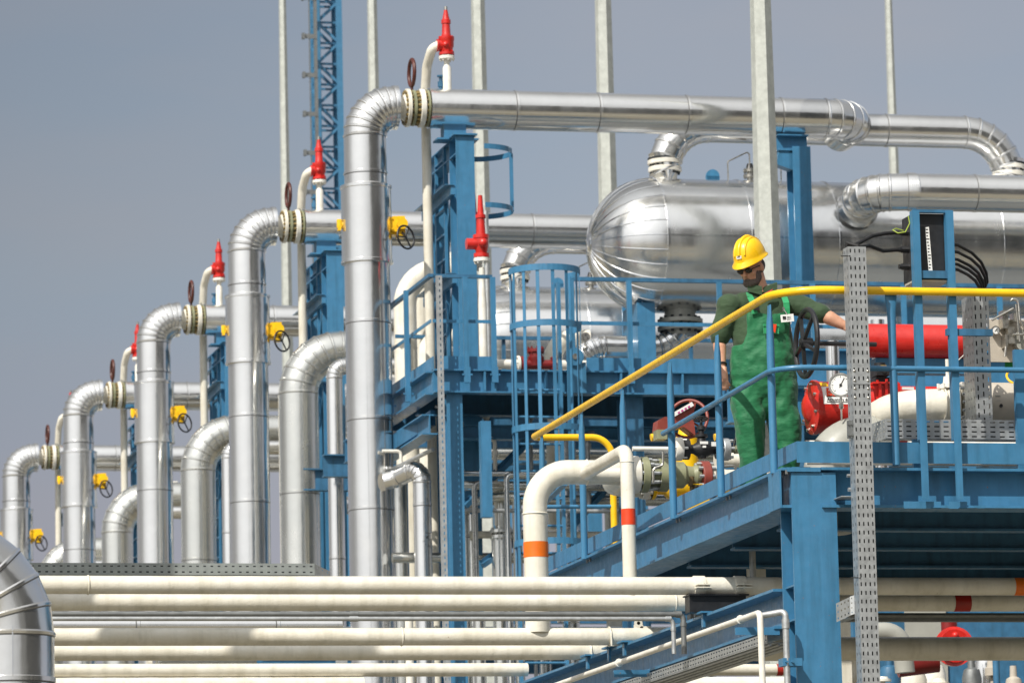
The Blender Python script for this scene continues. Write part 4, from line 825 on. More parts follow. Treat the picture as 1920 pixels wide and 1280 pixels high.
# two grey conduits
for i, (py, rr, px, yy, lab) in enumerate(((1151, 5.2, 1281, 31.2, 'upper dark grey conduit under the second cream pipe, dropping at the beam'), (1159.5, 4.2, 1262, 31.05, 'lower thin grey conduit ending in a threaded elbow'))):
    p = P(px, py, Y=yy); r = rr*mpp(p); m = MB(); m.tube(fillet([(XL, yy, p.z), (p.x, yy, p.z), (p.x, yy, P(px, 1225, Y=yy).z)], .04, 5), r, 16)
    for q_ in ((655, 671), (px-14, px-4)): m.cyl((P(q_[0], py, Y=yy).x, yy, p.z), (P(q_[1], py, Y=yy).x, yy, p.z), r*1.25, n=14)
    m.cyl((p.x, yy, p.z-.08), (p.x, yy, p.z-.055), r*1.25, n=14)
    tag(m.build('conduit', 'dark' if i == 0 else 'galv'), lab, 'conduit')
# cream standpipes with coloured bands
rz = 23*mpp(P(1005, 1000, Y=y3)); xs = P(1004, 1000, Y=y3).x; zh_ = P(1100, 885, Y=y3).z; xv_ = P(1190, 860, Y=y3).x
root = thing('standpipe', 'thick cream standpipe with orange band bending right to the valves', 'pipe', (xs, y3, z3))
m = MB(); pts = fillet([(xs, y3, z3+.03), (xs, y3, zh_), (P(1178, 887, Y=y3).x, y3, zh_), (P(1178, 887, Y=y3).x+.05, y3+.72, zh_), (P(1200, 912, Y=y3+.75).x, y3+.75, zh_)], [.26, .2, .2], 10); m.tube(pts, rz, 40); m.torus((xs, y3, P(1004, 963, Y=y3).z), Z_, rz, .007, 40, 6); m.torus((P(1100, 885, Y=y3).x, y3, zh_), X_, rz, .007, 40, 6); m.build('tube', 'cream', root)
m = MB(); m.cyl((xs, y3, P(1004, 1045, Y=y3).z), (xs, y3, P(1004, 1016, Y=y3).z), rz+.0015, n=40, cap=False); m.build('band', 'orange', root)
r2s = 13.2*mpp(P(1180, 1000, Y=y2)); x2s = P(1179, 1000, Y=y2).x; zt = zt_sp2 = P(1180, 843, Y=y2).z; ye2 = P(1128, 862, Z=zt-.03).y
root = thing('standpipe', 'slimmer cream standpipe with red band before the valve cluster', 'pipe', (x2s, y2, z2))
m = MB(); pts = fillet([(x2s, y2, z2+.02), (x2s, y2, zt), (x2s-.03, y2+1.15, zt-.03), (x2s+.35, y2+1.15, zt-.03)], [.10, .10], 8); m.tube(pts, r2s, 32); m.torus((x2s, y2, P(1180, 866, Y=y2).z), Z_, r2s, .004, 32, 6); m.build('tube', 'cream', root)
m = MB(); m.cyl((x2s, y2, P(1180, 984, Y=y2).z), (x2s, y2, P(1180, 954, Y=y2).z), r2s+.0015, n=40, cap=False); m.build('band', 'redband', root)
# white tube and grey tube along the rack beam
XW = XE-.20; a = P(1425, 1148, X=XW); rw = 6*mpp(a)
root = thing('white_tube', 'thin white tube sloping along the rack beam then dropping by the pillar', 'pipe', (XW, a.y, a.z))
m = MB(); m.tube(fillet([(XW, 41, a.z), (XW, a.y, a.z), (XW+.03, a.y-.02, ZG)], .045, 6), rw, 16); m.build('tube', 'white', root)
for px in (1160, 1390):
    y = P(px, 1200, X=XW).y; m = MB(); m.torus((XW, y, a.z), Y_, rw+.004, .006, 20, 6); m.build('clip', 'white', root)
    m = MB(); m.obox((XW+.13, y-.02, a.z-rw-.04), (.17, 0, 0), (0, .05, 0), (0, 0, .004)); m.obox((XW-.04+.13, y-.071, a.z-rw-.062), (.15, 0, 0), (0, .003, 0), (0, 0, .024)); m.build('bracket', 'blue', root)
b_ = P(1468, 1146, X=XE-.05); m = MB(); m.tube(fillet([(XE-.19, b_.y+.1, b_.z-.02), (XE-.04, b_.y-.02, b_.z), (XE-.04, b_.y-.02, ZG)], .03, 5), .021, 14)
m.cyl((XE-.04, b_.y-.02, b_.z-.11), (XE-.04, b_.y-.02, b_.z-.05), .026, n=14); tag(m.build('grey_tube', 'galv'), 'stained grey tube dropping along the pillar side', 'pipe')
m = MB(); p = P(1472, 1240, X=XE-.04); m.box(XE-.07, XE+.058, p.y-.06, p.y+.05, p.z-.03, p.z+.02); m.bolts((XE-.03, p.y-.07, p.z-.005), Y_, .02, 2, .008, .03); tag(m.build('pipe_clamp', 'blue'), 'small blue clamp holding the grey tube to the pillar', 'clamp')
zt = P(1465, 1186, X=XE+.05).z; m = MB(); m.perf((XE-.02, 30.3, zt-.05), (0, 10, 0), (0, 0, .06), X_, 150, 2, .45, .3); m.box(XE-.02, XE+.26, 30.3, 40.3, zt-.058, zt-.052)
for i in range(4): m.tube([(XE+.0+.06*i, 30.3, zt-.068), (XE+.0+.06*i, 40, zt-.068)], .008, 8)
tag(m.build('beam_tray', 'galv', None, 20), 'perforated tray with cables hung under the rack beam', 'cable tray')
# pipes farther under the deck, right of and behind the pillar
for py, rr, xx0, yy, lab, bands, mt in ((1216, 22.5, 1150, 34.4, 'thick dull cream pipe in the shade low behind the pillar', (), 'cream'),
        (1255, 11, 1090, 37.0, 'thin cream pipe with dark red band left of the pillar foot', ((1455, 1466, 'rdband'),), 'cream'), (1284, 16, 1130, 38.5, 'cream pipe at the bottom edge just left of the pillar', (), 'white')):
    p = P(1400, py, Y=yy); r = rr*mpp(p); root = thing('shaded_pipe', lab, 'pipe', (P(xx0, py, Y=yy).x, yy, p.z)); m = MB(); m.cyl((XE+.30 if rr > 20 else P(xx0, py, Y=yy).x, yy, p.z), (20 if rr > 20 else P(1475, py, Y=yy).x+.4, yy, p.z), r, n=36); m.build('tube', mt, root)
    for a, c, mb_ in bands: m = MB(); m.cyl((P(a, py, Y=yy).x, yy, p.z), (P(c, py, Y=yy).x, yy, p.z), r+.0015, n=36, cap=False); m.build('band', mb_, root)
p = P(1700, 1153, Y=33.6); m = MB(); m.cyl((XE+.4, 33.6, p.z), (16, 33.6, p.z), .018, n=12); m.box(XE+.4, 16, 33.7, 33.8, p.z-.03, p.z+.02); tag(m.build('grey_conduit', 'dark'), 'grey conduit just below the red banded cream pipe', 'conduit')
p = P(1410, 1018, Y=33.0); m = MB(); m.tube(fillet([(p.x, 33, P(1410, 1085, Y=33).z-.3), (p.x, 33, p.z), (14, 33, p.z)], .06, 6), .024, 14); tag(m.build('grey_pipe', 'galv'), 'bent grey pipe under the platform floor', 'pipe')
p = P(1421, 1060, Y=33.3); m = MB(); m.box(p.x-.058, p.x+.058, 33.3, 33.4, P(1421, 1085, Y=33.3).z-.2, P(1421, 1042, Y=33.3).z); tag(m.build('cream_duct', 'cream'), 'square cream duct under the platform by the pillar', 'duct')
# near left elbow
YN = 27.5; kN = mpp(P(40, 1200, Y=YN)); xn = P(22, 1240, Y=YN).x; zn = P(22, 1190, Y=YN).z
root = thing('foreground_elbow', 'big near clad pipe elbow cut by the lower left corner', 'pipe', (xn, YN, ZG))
m = MB(); cladpipe(m, fillet([(xn, YN, ZG), (xn, YN, zn+148*kN), (xn-2.2, YN, zn+148*kN)], 148*kN, 6), 80*kN, .40, 72, .007, .97)
m.build('cladding', 'clad', root, 8)
m = MB(); zz_ = zn-.02; m.box(xn-.03, xn-.022, YN-80*kN-.007, YN-80*kN+.01, zz_-.22, zz_+.05); m.build('seam_strip', 'cladb', root)
# ================================================================ VALVE CLUSTER LEFT OF THE MAN
def xy(px, py, Y): return P(px, py, Y=Y)
def lat(m, pxs, py, Y, zc=None, n=32):
    """lathe along X from (px, radius px) pairs"""
    p = P(pxs[0][0], py, Y=Y); k = mpp(p); z = zc if zc is not None else P((pxs[0][0]+pxs[-1][0])/2, py, Y=Y).z
    m.lathe((p.x, Y, z), X_, [((a-pxs[0][0])*k*1.03, r*k) for a, r in pxs], n); return z
yA = y2+1.15; k = mpp(P(1250, 862, Y=yA)); zA = zt_sp2-.03
root = thing('ball_valve_line', 'olive green flanged valve line fed by the thick cream standpipe', 'valve', P(1196, 862, Y=yA))
def fl(m, px0, px1, r, zc, Y, nb=10, mi=0, bi=1):
    a, b_ = P(px0, 862, Y=Y).x, P(px1, 862, Y=Y).x; hexflange(m, ((a+b_)/2, Y, zc), X_, r, b_-a, nb, mi, bi, r*.11)
m = MB(); fl(m, 1180, 1196, 35*k, zA, yA, 10); m.build('flange', ('white', 'galv'), root)
m = MB(); fl(m, 1199, 1213, 34*k, zA, yA, 10); m.build('flange', ('olive', 'galv'), root)
m = MB(); lat(m, [(1213, 0), (1213, 22), (1233, 22), (1233, 31), (1249, 32), (1250, 22), (1256, 20), (1262, 25), (1280, 25), (1286, 18), (1298, 16), (1304, 20), (1311, 20), (1311, 0)], 862, yA, zA); m.build('body', 'olive', root)
m = MB(); fl(m, 1312, 1328, 32*k, zA-.02, yA, 10); m.build('flange', ('maroon', 'galv'), root)
m = MB(); lat(m, [(1328, 0), (1328, 24), (1342, 24), (1360, 16), (1400, 16), (1400, 0)], 866, yA, zA-.02); m.build('outlet', 'cream', root)
m = MB()
for px in (1222, 1240): m.bolts((P(px, 862, Y=yA).x, yA, zA), X_, 27*k, 10, 3.4*k, 22*k)
m.build('stud_bolts', 'galv', root)
p = P(1238, 816, Y=yA); m = MB(); m.box(p.x-.04, p.x+.035, yA-.07, yA+.05, p.z-.035, p.z+.035); m.build('mounting', 'olive', root)
# black globe valve line in front
yG = yA-.55; zG_ = P(1318, 842, Y=yG).z; kg = mpp(P(1318, 842, Y=yG))
root = thing('globe_valve', 'black globe valve with small black handwheel beside a white flange', 'valve', (P(1318, 842, Y=yG).x, yG, zG_))
m = MB(); a = P(1186, 842, Y=yG).x; m.cyl((a, yG, zG_), (P(1262, 842, Y=yG).x, yG, zG_), 4.5*kg, n=16); m.build('feed_pipe', 'white', root)
m = MB(); hexflange(m, (P(1271, 842, Y=yG).x, yG, zG_), X_, 22*kg, 15*kg, 6, 0, 1, 2.6*kg); m.build('flange', ('white', 'wht'), root)
m = MB(); lat(m, [(1280, 0), (1280, 20), (1291, 20), (1292, 8), (1300, 9), (1308, 14), (1318, 15.5), (1328, 13), (1336, 9), (1343, 8), (1343, 18), (1352, 18), (1352, 0)], 842, yG, zG_)
m.lathe((P(1316, 842, Y=yG).x, yG, zG_+10*kg), Z_, [(0, 10*kg), (12*kg, 8*kg), (13*kg, 12*kg), (18*kg, 12*kg), (19*kg, 5*kg), (24*kg, 5*kg), (27*kg, 8*kg), (33*kg, 8*kg), (36*kg, 3*kg), (52*kg, 2*kg), (52*kg, 0)], 16)
m.lathe((P(1316, 842, Y=yG).x, yG, zG_-8*kg), -Z_, [(0, 11*kg), (9*kg, 8*kg), (10*kg, 0)], 16)
c = (P(1315, 842, Y=yG).x, yG, zG_+57*kg); m.torus(c, (0, .2, 1), 13*kg, 1.8*kg, 24, 6)
for a_ in (0, 1.57): m.bar(V(c)-V((math.cos(a_), math.sin(a_), 0))*13*kg, V(c)+V((math.cos(a_), math.sin(a_), 0))*13*kg, .008, .006)
m.build('body', 'black', root)
m = MB(); x = P(1316, 842, Y=yG).x; m.box(x-.03, x+.03, yG-.063, yG-.061, zG_+8*kg, zG_+13*kg); m.box(x-.012, x+.014, yG-.066, yG-.064, zG_+1*kg, zG_+5*kg); m.box(x+.055, x+.095, yG-.064, yG-.062, zG_+4*kg, zG_+12*kg); m.build('tags', 'wht', root)
m = MB(); hexflange(m, (P(1360, 842, Y=yG).x, yG, zG_), X_, 21*kg, 13*kg, 6, 0, 0, 3*kg); m.build('flange', 'galv', root)
m = MB(); a = P(1372, 842, Y=yG).x; m.cyl((a-.03, yG, zG_), (a+.16, yG, zG_), 6*kg, n=14); m.cyl((a+.02, yG, zG_), (a+.05, yG, zG_), 9*kg, n=6); m.tube([(a+.06, yG, zG_), (a+.05, yG, zG_+.12), (a+.09, yG, zG_+.22)], .01, 8); m.build('needle_valve', 'olive', root)
# maroon gear operator with large wheel
yM_ = yA+.25; km = mpp(P(1280, 790, Y=yM_))
root = thing('gear_operator', 'maroon gear operator with large maroon handwheel above the yellow valve', 'gearbox', P(1280, 815, Y=yM_))
m = MB()
for Yp in (yM_-.10,):
    pl = [(1232, 806), (1234, 788), (1246, 781), (1262, 781), (1298, 757), (1306, 753), (1300, 776), (1304, 816), (1283, 800), (1250, 806)]
    r0 = [P(a, b_, Y=Yp) for a, b_ in pl]; r1_ = [p+V((0, .14, 0)) for p in r0]; m.rings([r0, r1_])
m.build('housing', 'maroon', root, 25)
m = MB(); c1 = P(1281, 767, Y=yM_-.12); m.obox(c1, (.075, 0, .042), (0, .004, 0), (-.008, 0, .013)); m.build('name_plate', 'wht', root)
m = MB(); c1 = P(1283, 766, Y=yM_-.126)
for i in (-2, -1, 0, 1): m.obox(c1+V((.026*i+.01, -.001, .0146*i)), (.008, 0, .004), (0, .001, 0), (-.003, 0, .006))
m.build('plate_print', paint('magenta_print', (.5, .05, .25), .5, .1), root)
handwheel(root, 'w', P(1290, 785, Y=yM_+.02), (-.42, -.86, .2), 37*km, 3.2*km, 'maroon', 3)
# yellow valve
yY = y3+.78; ky = mpp(P(1280, 912, Y=yY))
root = thing('yellow_valve', 'big yellow valve body under the olive flanges', 'valve', P(1280, 935, Y=yY))
m = MB(); zY = zh_; lat(m, [(1217, 0), (1217, 25), (1226, 26), (1232, 17), (1245, 17), (1252, 24), (1320, 24), (1345, 18), (1352, 26), (1362, 26), (1362, 0)], 912, yY, zY)
m.lathe((P(1290, 912, Y=yY).x, yY, zY), Z_, [(0, 20*ky), (92*ky, 22*ky), (96*ky, 17*ky), (110*ky, 14*ky), (118*ky, 8*ky), (118*ky, 0)], 24)
for px in (1225, 1344): m.cyl((P(px, 812, Y=yY).x-.02, yY, P(px, 820, Y=yY).z), (P(px, 812, Y=yY).x+.03, yY, P(px, 818, Y=yY).z), 7*ky, n=12)
x = P(1300, 945, Y=yY).x; m.box(x-.06, x+.10, yY-.1, yY-.04, ZD+.02, P(1300, 930, Y=yY).z); m.build('body', 'yellow', root)
m = MB(); c = P(1209, 914, Y=yY-.05); hexflange(m, (c.x, yY-.05, zY), X_, 27*ky, 11*ky, 8, 0, 0, 3.4*ky); m.cyl((c.x-.25, yY-.05, zY), (c.x, yY-.05, zY), 15*ky); m.build('flange', 'white', root)
m = MB(); c = P(1219, 914, Y=yY); m.cyl((c.x-.008, yY, zY), (c.x+.006, yY, zY), 25.5*ky, n=28); m.build('gasket', 'black', root)
m = MB(); p = P(1402, 862, Y=yA+.2); m.tube(fillet([(p.x-.25, p.y, p.z), (p.x+.1, p.y, p.z), (p.x+.25, p.y, ZD)], .1, 5), .055, 20); tag(m.build('cream_branch', 'cream'), 'short cream pipe just left of the green trousers', 'pipe')

# ================================================================ ACTUATORS AND VALVES RIGHT OF THE MAN
yH = 31.15; ch = P(1512, 643, Y=yH); kh = mpp(ch)
root = thing('black_handwheel', 'large black spoked handwheel the man reaches past', 'handwheel', (ch.x, yH, ch.z-65*kh))
handwheel(root, 'w', ch, (1, .04, -.03), 63*kh, 5*kh, 'black', 5)
m = MB(); m.cyl((ch.x-.05, yH, ch.z), (ch.x+.5, yH+.02, ch.z), 4.5*kh, n=14); m.cyl((ch.x-.04, yH, ch.z), (ch.x+.04, yH, ch.z), 10*kh, n=18); m.build('shaft', 'black', root)
ya = 31.5; za_ = P(1560, 764, Y=ya).z; ka = mpp(P(1560, 764, Y=ya))
root = thing('red_actuator', 'glossy red cylindrical actuator with white lettered plate', 'actuator', P(1540, 810, Y=ya))
m = MB(); xa0 = P(1527, 764, Y=ya).x; rr = 49*ka
m.cyl((xa0, ya, za_), (P(1626, 764, Y=ya).x, ya, za_), rr, n=48); m.build('cylinder', 'red', root)
m = MB(); m.lathe((xa0, ya, za_), -X_, [(-.01, 0), (-.01, rr+.008), (.02, rr+.008), (.03, rr*.93), (.045, rr*.6), (.055, rr*.55), (.075, rr*.35), (.085, 0)], 40)
for i in range(10):
    a = 2*math.pi*i/10+.2; m.bar((xa0-.03, ya+rr*.2*math.cos(a), za_+rr*.2*math.sin(a)), (xa0-.022, ya+rr*.92*math.cos(a), za_+rr*.92*math.sin(a)), .014, .02, X_)
m.build('end_cap', 'red', root)
m = MB(); m.bolts((xa0-.03, ya, za_), X_, rr*.88, 8, .011, .035, .3); m.build('cap_bolts', 'steel', root)
zl = P(1600, 748, Y=ya-rr).z; lx0, lx1 = P(1541, 748, Y=ya-rr).x, P(1626, 748, Y=ya-rr).x
def wrap(m, x0, x1, z0, z1, r, th=.0015, n=8):
    a0, a1 = math.asin(max(-1, min(1, (z0-za_)/r))), math.asin(max(-1, min(1, (z1-za_)/r))); rs = []
    for i in range(n+1):
        a = a0+(a1-a0)*i/n; rs.append([V((x, ya-(r+t_)*math.cos(a), za_+(r+t_)*math.sin(a))) for x, t_ in ((x0, .0003), (x1, .0003), (x1, th), (x0, th))])
    m.rings(rs)
dz = lambda py: za_+(764-py)*ka
m = MB(); wrap(m, lx0, lx1, dz(764), dz(730), rr); m.build('name_plate', 'wht', root)
m = MB(); wrap(m, lx0+.0, lx0+.065, dz(728.5), dz(720.5), rr); m.build('warning_label', 'yellow', root)
m = MB(); wrap(m, lx0+.035, lx1, dz(750.5), dz(749), rr, .0026); wrap(m, lx0+.035, lx1, dz(761), dz(759.5), rr, .0026); m.build('plate_lines', 'ink', root)
def text(s, size, loc, mat, name, parent, ext=.0008, bold=0, rot=None, tilt=0.0):
    cu = bpy.data.curves.new(name, 'FONT'); cu.body = s; cu.size = size; cu.extrude = ext; cu.offset = bold; cu.resolution_u = 3
    t_ = bpy.data.objects.new(name, cu); COL.objects.link(t_); bpy.context.view_layer.update()
    me = bpy.data.meshes.new_from_object(t_.evaluated_get(bpy.context.evaluated_depsgraph_get())); bpy.data.objects.remove(t_)
    Rm = Matrix.Rotation(R_(90)+tilt, 3, 'X'); o_ = V(parent['o_'])
    for v_ in me.vertices: v_.co = Rm @ v_.co+V(loc)-o_
    me.materials.clear(); me.materials.append(M[mat]); ob = bpy.data.objects.new(name, me); COL.objects.link(ob); ob.parent = parent; return ob
text('BETTIS', .078, (lx0+.034, ya-rr-.0015+.004, dz(748)), 'redband', 'lettering', root, bold=.003, tilt=-.22)
text('Actuators & Systems', .030, (lx0+.036, ya-rr-.0018, dz(758)), 'ink', 'lettering', root, tilt=.0)
x5 = P(1636, 764, Y=ya).x
m = MB(); m.box(P(1626, 764, Y=ya).x+.004, P(1668, 764, Y=ya).x, ya-.13, ya+.13, dz(785), dz(725))
for i in range(4): m.box(x5+.0+.045*i, x5+.018+.045*i, ya-.16, ya-.128, dz(782), dz(722))
m.box(P(1626, 764, Y=ya).x, P(1674, 764, Y=ya).x, ya-.15, ya+.15, dz(724), dz(720)); m.bolts((x5+.06, ya-.1, dz(719)), Z_, .05, 4, .01, .03); m.build('yoke', 'red', root)
m = MB(); x6 = P(1650, 700, Y=ya-.05).x; m.box(x6-.05, x6+.045, ya-.14, ya+.04, dz(707), dz(693)); m.box(x6-.05, x6+.06, ya-.10, ya+.02, dz(719), dz(709)); m.lathe((x6, ya-.05, dz(693)), Z_, [(0, .055), (.02, .055), (.03, .04), (.045, .04), (.045, 0)], 20); m.cyl((x6, ya-.141, dz(700)), (x6, ya-.15, dz(700)), .014, n=12)
m.tube([(x6+.07, ya-.14, dz(720)), (x6+.07, ya-.14, dz(706)), (x6+.02, ya-.145, dz(706))], .004, 6); m.build('position_indicator', 'black', root)
m = MB(); m.box(x6-.012, x6+.03, ya-.108, ya-.092, dz(692), dz(687)); m.build('indicator_window', 'yellow', root)
m = MB(); z7 = P(1730, 735, Y=ya+.1).z; m.cyl((P(1668, 735, Y=ya+.1).x, ya+.1, z7), (P(1800, 735, Y=ya+.1).x, ya+.1, z7), 11*ka, n=28); m.build('spring_can', 'red', root)
m = MB(); m.box(P(1690, 727, Y=ya).x, P(1712, 727, Y=ya).x, ya-.02, ya-.012, P(1700, 731, Y=ya).z, P(1700, 726, Y=ya).z); m.build('small_label', 'wht', root)
# gauge
yg = 30.95; cg = P(1576, 722, Y=yg); kg2 = mpp(cg)*1.12
root = thing('pressure_gauge', 'round white dial pressure gauge in front of the red actuator', 'gauge', cg-Z_*.2)
N_ = V((-.25, -.96, 0)).normalized(); sN = N_.cross(Z_).normalized()*-1
m = MB(); m.lathe(cg-N_*.02, N_, [(0, 0), (0, 19.5*kg2), (.028, 20.5*kg2), (.036, 20.5*kg2), (.036, 17.5*kg2), (.030, 17.2*kg2), (.030, 0)], 48); m.build('case', 'steel', root)
m = MB(); m.lathe(cg+N_*.0105, N_, [(0, 0), (0, 17*kg2), (.001, 17*kg2), (.001, 0)], 48); m.build('dial', 'wht', root)
sN = Z_.cross(N_)
m = MB()
for i in range(25):
    a = R_(225-270*i/24); d = sN*math.cos(a)+Z_*math.sin(a); tq = Z_*math.cos(a)-sN*math.sin(a); L_ = 3.2 if i % 4 == 0 else 1.5
    m.obox(cg+N_*.0125+d*(15.5-L_/2)*kg2, d*L_/2*kg2, tq*(.45 if i % 4 == 0 else .25)*kg2, N_*.0004)
a = R_(62); d = sN*math.cos(a)+Z_*math.sin(a); tq = Z_*math.cos(a)-sN*math.sin(a); m.obox(cg+N_*.014+d*4.5*kg2, d*9*kg2, tq*.6*kg2, N_*.0006); m.lathe(cg+N_*.013, N_, [(0, 0), (0, 2.4*kg2), (.003, 2.4*kg2), (.003, 0)], 16)
m.build('needle_and_scale', 'ink', root)
m = MB(); m.cyl(cg-Z_*19*kg2-N_*.005, cg-Z_*42*kg2-N_*.005, 2.0*kg2, n=12); m.cyl(cg-Z_*30*kg2-N_*.005, cg-Z_*39*kg2-N_*.005, 4.2*kg2, n=6); m.cyl(cg-Z_*42*kg2, cg-Z_*60*kg2, 1.6*kg2, n=10); m.build('stem', 'steel', root)
# grey elbow
ye_ = 31.05; ke = mpp(P(1550, 820, Y=ye_)); xe2 = P(1548, 860, Y=ye_).x; ze = P(1600, 823, Y=ye_).z
root = thing('grey_elbow', 'fat grey painted pipe elbow rising behind the toe board', 'pipe', (xe2, ye_, ZD))
m = MB(); m.tube(fillet([(xe2, ye_, ZD-.3), (xe2, ye_, ze), (xe2+.45, ye_, ze)], 76*ke, 12), 44*ke, 48); m.torus((xe2+.33, ye_, ze), X_, 44*ke, .006, 48, 6); m.build('tube', 'grey', root)
# white pipe with flange
yw = 30.75; kw = mpp(P(1720, 756, Y=yw)); zw = P(1740, 757, Y=yw).z
root = thing('white_pipe', 'fat white pipe with flange behind the two blue posts', 'pipe', P(1720, 790, Y=yw))
m = MB(); x0w, x1w = P(1712, 757, Y=yw).x, P(1800, 757, Y=yw).x; m.tube(fillet([(x0w-.22, yw+1.1, zw-.12), (x0w-.08, yw+.1, zw-.0), (x1w, yw, zw)], .28, 8), 30*kw, 44); m.torus((P(1768, 757, Y=yw).x, yw, zw), X_, 30*kw, .006, 44, 6); m.build('tube', 'cream', root)
m = MB(); hexflange(m, (x1w+.03, yw, zw), X_, 42*kw, 14*kw, 14, 0, 1, 3*kw); m.build('flange', ('white', 'galv'), root)
m = MB(); hexflange(m, (x1w+.14, yw, zw), X_, 40*kw, 12*kw, 14, 0, 1, 3*kw); m.build('flange', ('grey', 'galv'), root)
m = MB(); x8 = P(1778, 730, Y=yw).x; m.lathe((x8, yw, zw), Z_, [(30*kw, .05), (38*kw, .05), (39*kw, .035), (52*kw, .03), (53*kw, .014), (85*kw, .014), (85*kw, 0)], 20); m.bolts((x8-.05, yw-.03, zw+33*kw), Z_, .03, 4, .01, .03); m.build('weldolet', 'white', root)
m = MB(); c = P(1771, 676, Y=32.5); m.lathe(c, (0, -1, 0), [(-.01, 0), (-.01, .09), (.01, .09), (.02, .06), (.02, 0)], 28); m.build('back_gauge', 'beige', root)
# red tank
yR = 31.9; kR = mpp(P(1720, 640, Y=yR)); zR = P(1720, 640, Y=yR).z
root = thing('red_tank', 'long bright red cylinder above the blue mid rail', 'tank', (P(1720, 640, Y=yR).x, yR, zR-.15))
m = MB(); m.lathe((P(1612, 640, Y=yR).x, yR, zR), X_, [(0, 0), (0, 31*kR), (.01, 32*kR), (P(1812, 640, Y=yR).x-P(1612, 640, Y=yR).x, 32*kR), (P(1816, 640, Y=yR).x-P(1612, 640, Y=yR).x, 33.5*kR), (P(1820, 640, Y=yR).x-P(1612, 640, Y=yR).x, 33.5*kR), (P(1821, 640, Y=yR).x-P(1612, 640, Y=yR).x, 0)], 56); m.build('shell', 'red', root)
m = MB(); a = P(1812, 630, Y=yR-.14); m.tube(fillet([a+V((0, 0, .06)), a+V((.004, 0, -.11)), P(1797, 675, Y=yR-.15)], .04, 5), .005, 8); m.build('tubing', 'steel', root)
m = MB(); m.box(P(1640, 672, Y=yR).x, P(1820, 672, Y=yR).x, yR-.02, yR+.1, P(1730, 700, Y=yR).z, zR-33*kR); m.build('cradle', 'blue', root)
# beige valve body and instruments
yb = 31.0; kb = mpp(P(1880, 757, Y=yb)); zb5 = P(1880, 757, Y=yb).z
root = thing('beige_valve_body', 'drum shaped beige valve body at the right edge', 'valve', P(1885, 800, Y=yb))
m = MB(); lat(m, [(1812, 0), (1812, 33), (1822, 33), (1822, 36), (1850, 38), (1855, 40), (1925, 40), (1930, 36), (1990, 36), (1990, 0)], 757, yb, zb5, 48); m.build('body', 'beige', root)
m = MB(); c = P(1877, 760, Y=yb-40*kb); m.cyl(c-Y_*.004, c+Y_*.02, 3.2*kb, n=16); m.build('port', 'black', root)
m = MB(); c = P(1866, 742, Y=yb-40*kb+.006); m.box(c.x, c.x+.035, c.y-.006, c.y+.002, c.z-.004, c.z+.004); m.box(c.x+.01, c.x+.04, c.y-.006, c.y+.002, c.z-.035, c.z-.030); m.build('cast_marks', 'grey', root)
m = MB(); c = P(1905, 707, Y=30.98); m.torus(c, (0, -.8, .6), 18*kb, 2.2*kb, 24, 8); m.build('ring_handle', 'yellow', root)
root = thing('instrument_panel', 'stainless instrument panel with small gauge and bent tubing at the right edge', 'instrument', P(1890, 680, Y=31.2))
yi = 31.2; m = MB(); a, b_ = P(1858, 678, Y=yi), P(1960, 600, Y=yi); m.box(a.x, b_.x, yi, yi+.02, a.z, b_.z); m.build('back_plate', 'beige', root)
m = MB(); c = P(1867, 619, Y=yi-.05); m.lathe(c+Y_*.03, -Y_, [(0, 0), (0, 8*kb), (.035, 8.5*kb), (.035, 7*kb), (.03, 7*kb), (.03, 0)], 28); m.build('gauge_case', 'steel', root)
m = MB(); m.lathe(c+Y_*.0, -Y_, [(0, 0), (0, 6.8*kb), (.0015, 6.8*kb), (.0015, 0)], 28); m.build('gauge_dial', 'wht', root)
m = MB(); d = V((.6, 0, .8)); m.obox(c-Y_*.003+d*.004, d*.016, (-.0016, 0, .0012), (0, .0005, 0)); m.build('gauge_needle', 'ink', root)
m = MB()
for px, py, w_, h_ in ((1882, 600, 9, 17), (1893, 630, 10, 16), (1884, 640, 4, 12), (1900, 596, 5, 8)): c = P(px, py, Y=yi-.05); m.box(c.x-w_*kb/2*1.3, c.x+w_*kb/2*1.3, yi-.09, yi-.004, c.z-h_*kb, c.z+h_*kb)
for a, b_ in (((1905, 570), (1912, 640)), ((1860, 600), (1900, 578)), ((1900, 627), (1925, 627)), ((1886, 650), (1884, 668))): m.tube([P(*a, Y=yi-.1), P(*b_, Y=yi-.1)], 2.2*kb, 10)
m.tube(fillet([P(1898, 560, Y=yi-.1), P(1908, 548, Y=yi-.1), P(1912, 600, Y=yi-.12), P(1935, 640, Y=yi-.12)], .03, 5), 2.4*kb, 10); m.build('valve_blocks', 'steel', root)
m = MB(); c = P(1918, 640, Y=yi-.02); m.cyl(c-Y_*.05, c, 21*kb, n=36); m.build('round_cover', 'grey', root)
p = P(1890, 695, Y=31.3); m = MB(); m.rings([[P(a, b_, Y=y) for a, b_ in ((1884, 668), (1896, 664), (1900, 682), (1915, 684), (1915, 698), (1884, 698))] for y in (31.25, 31.32)]); tag(m.build('green_handle', 'green', None, 25), 'green valve lever behind the right end of the railing', 'handle')
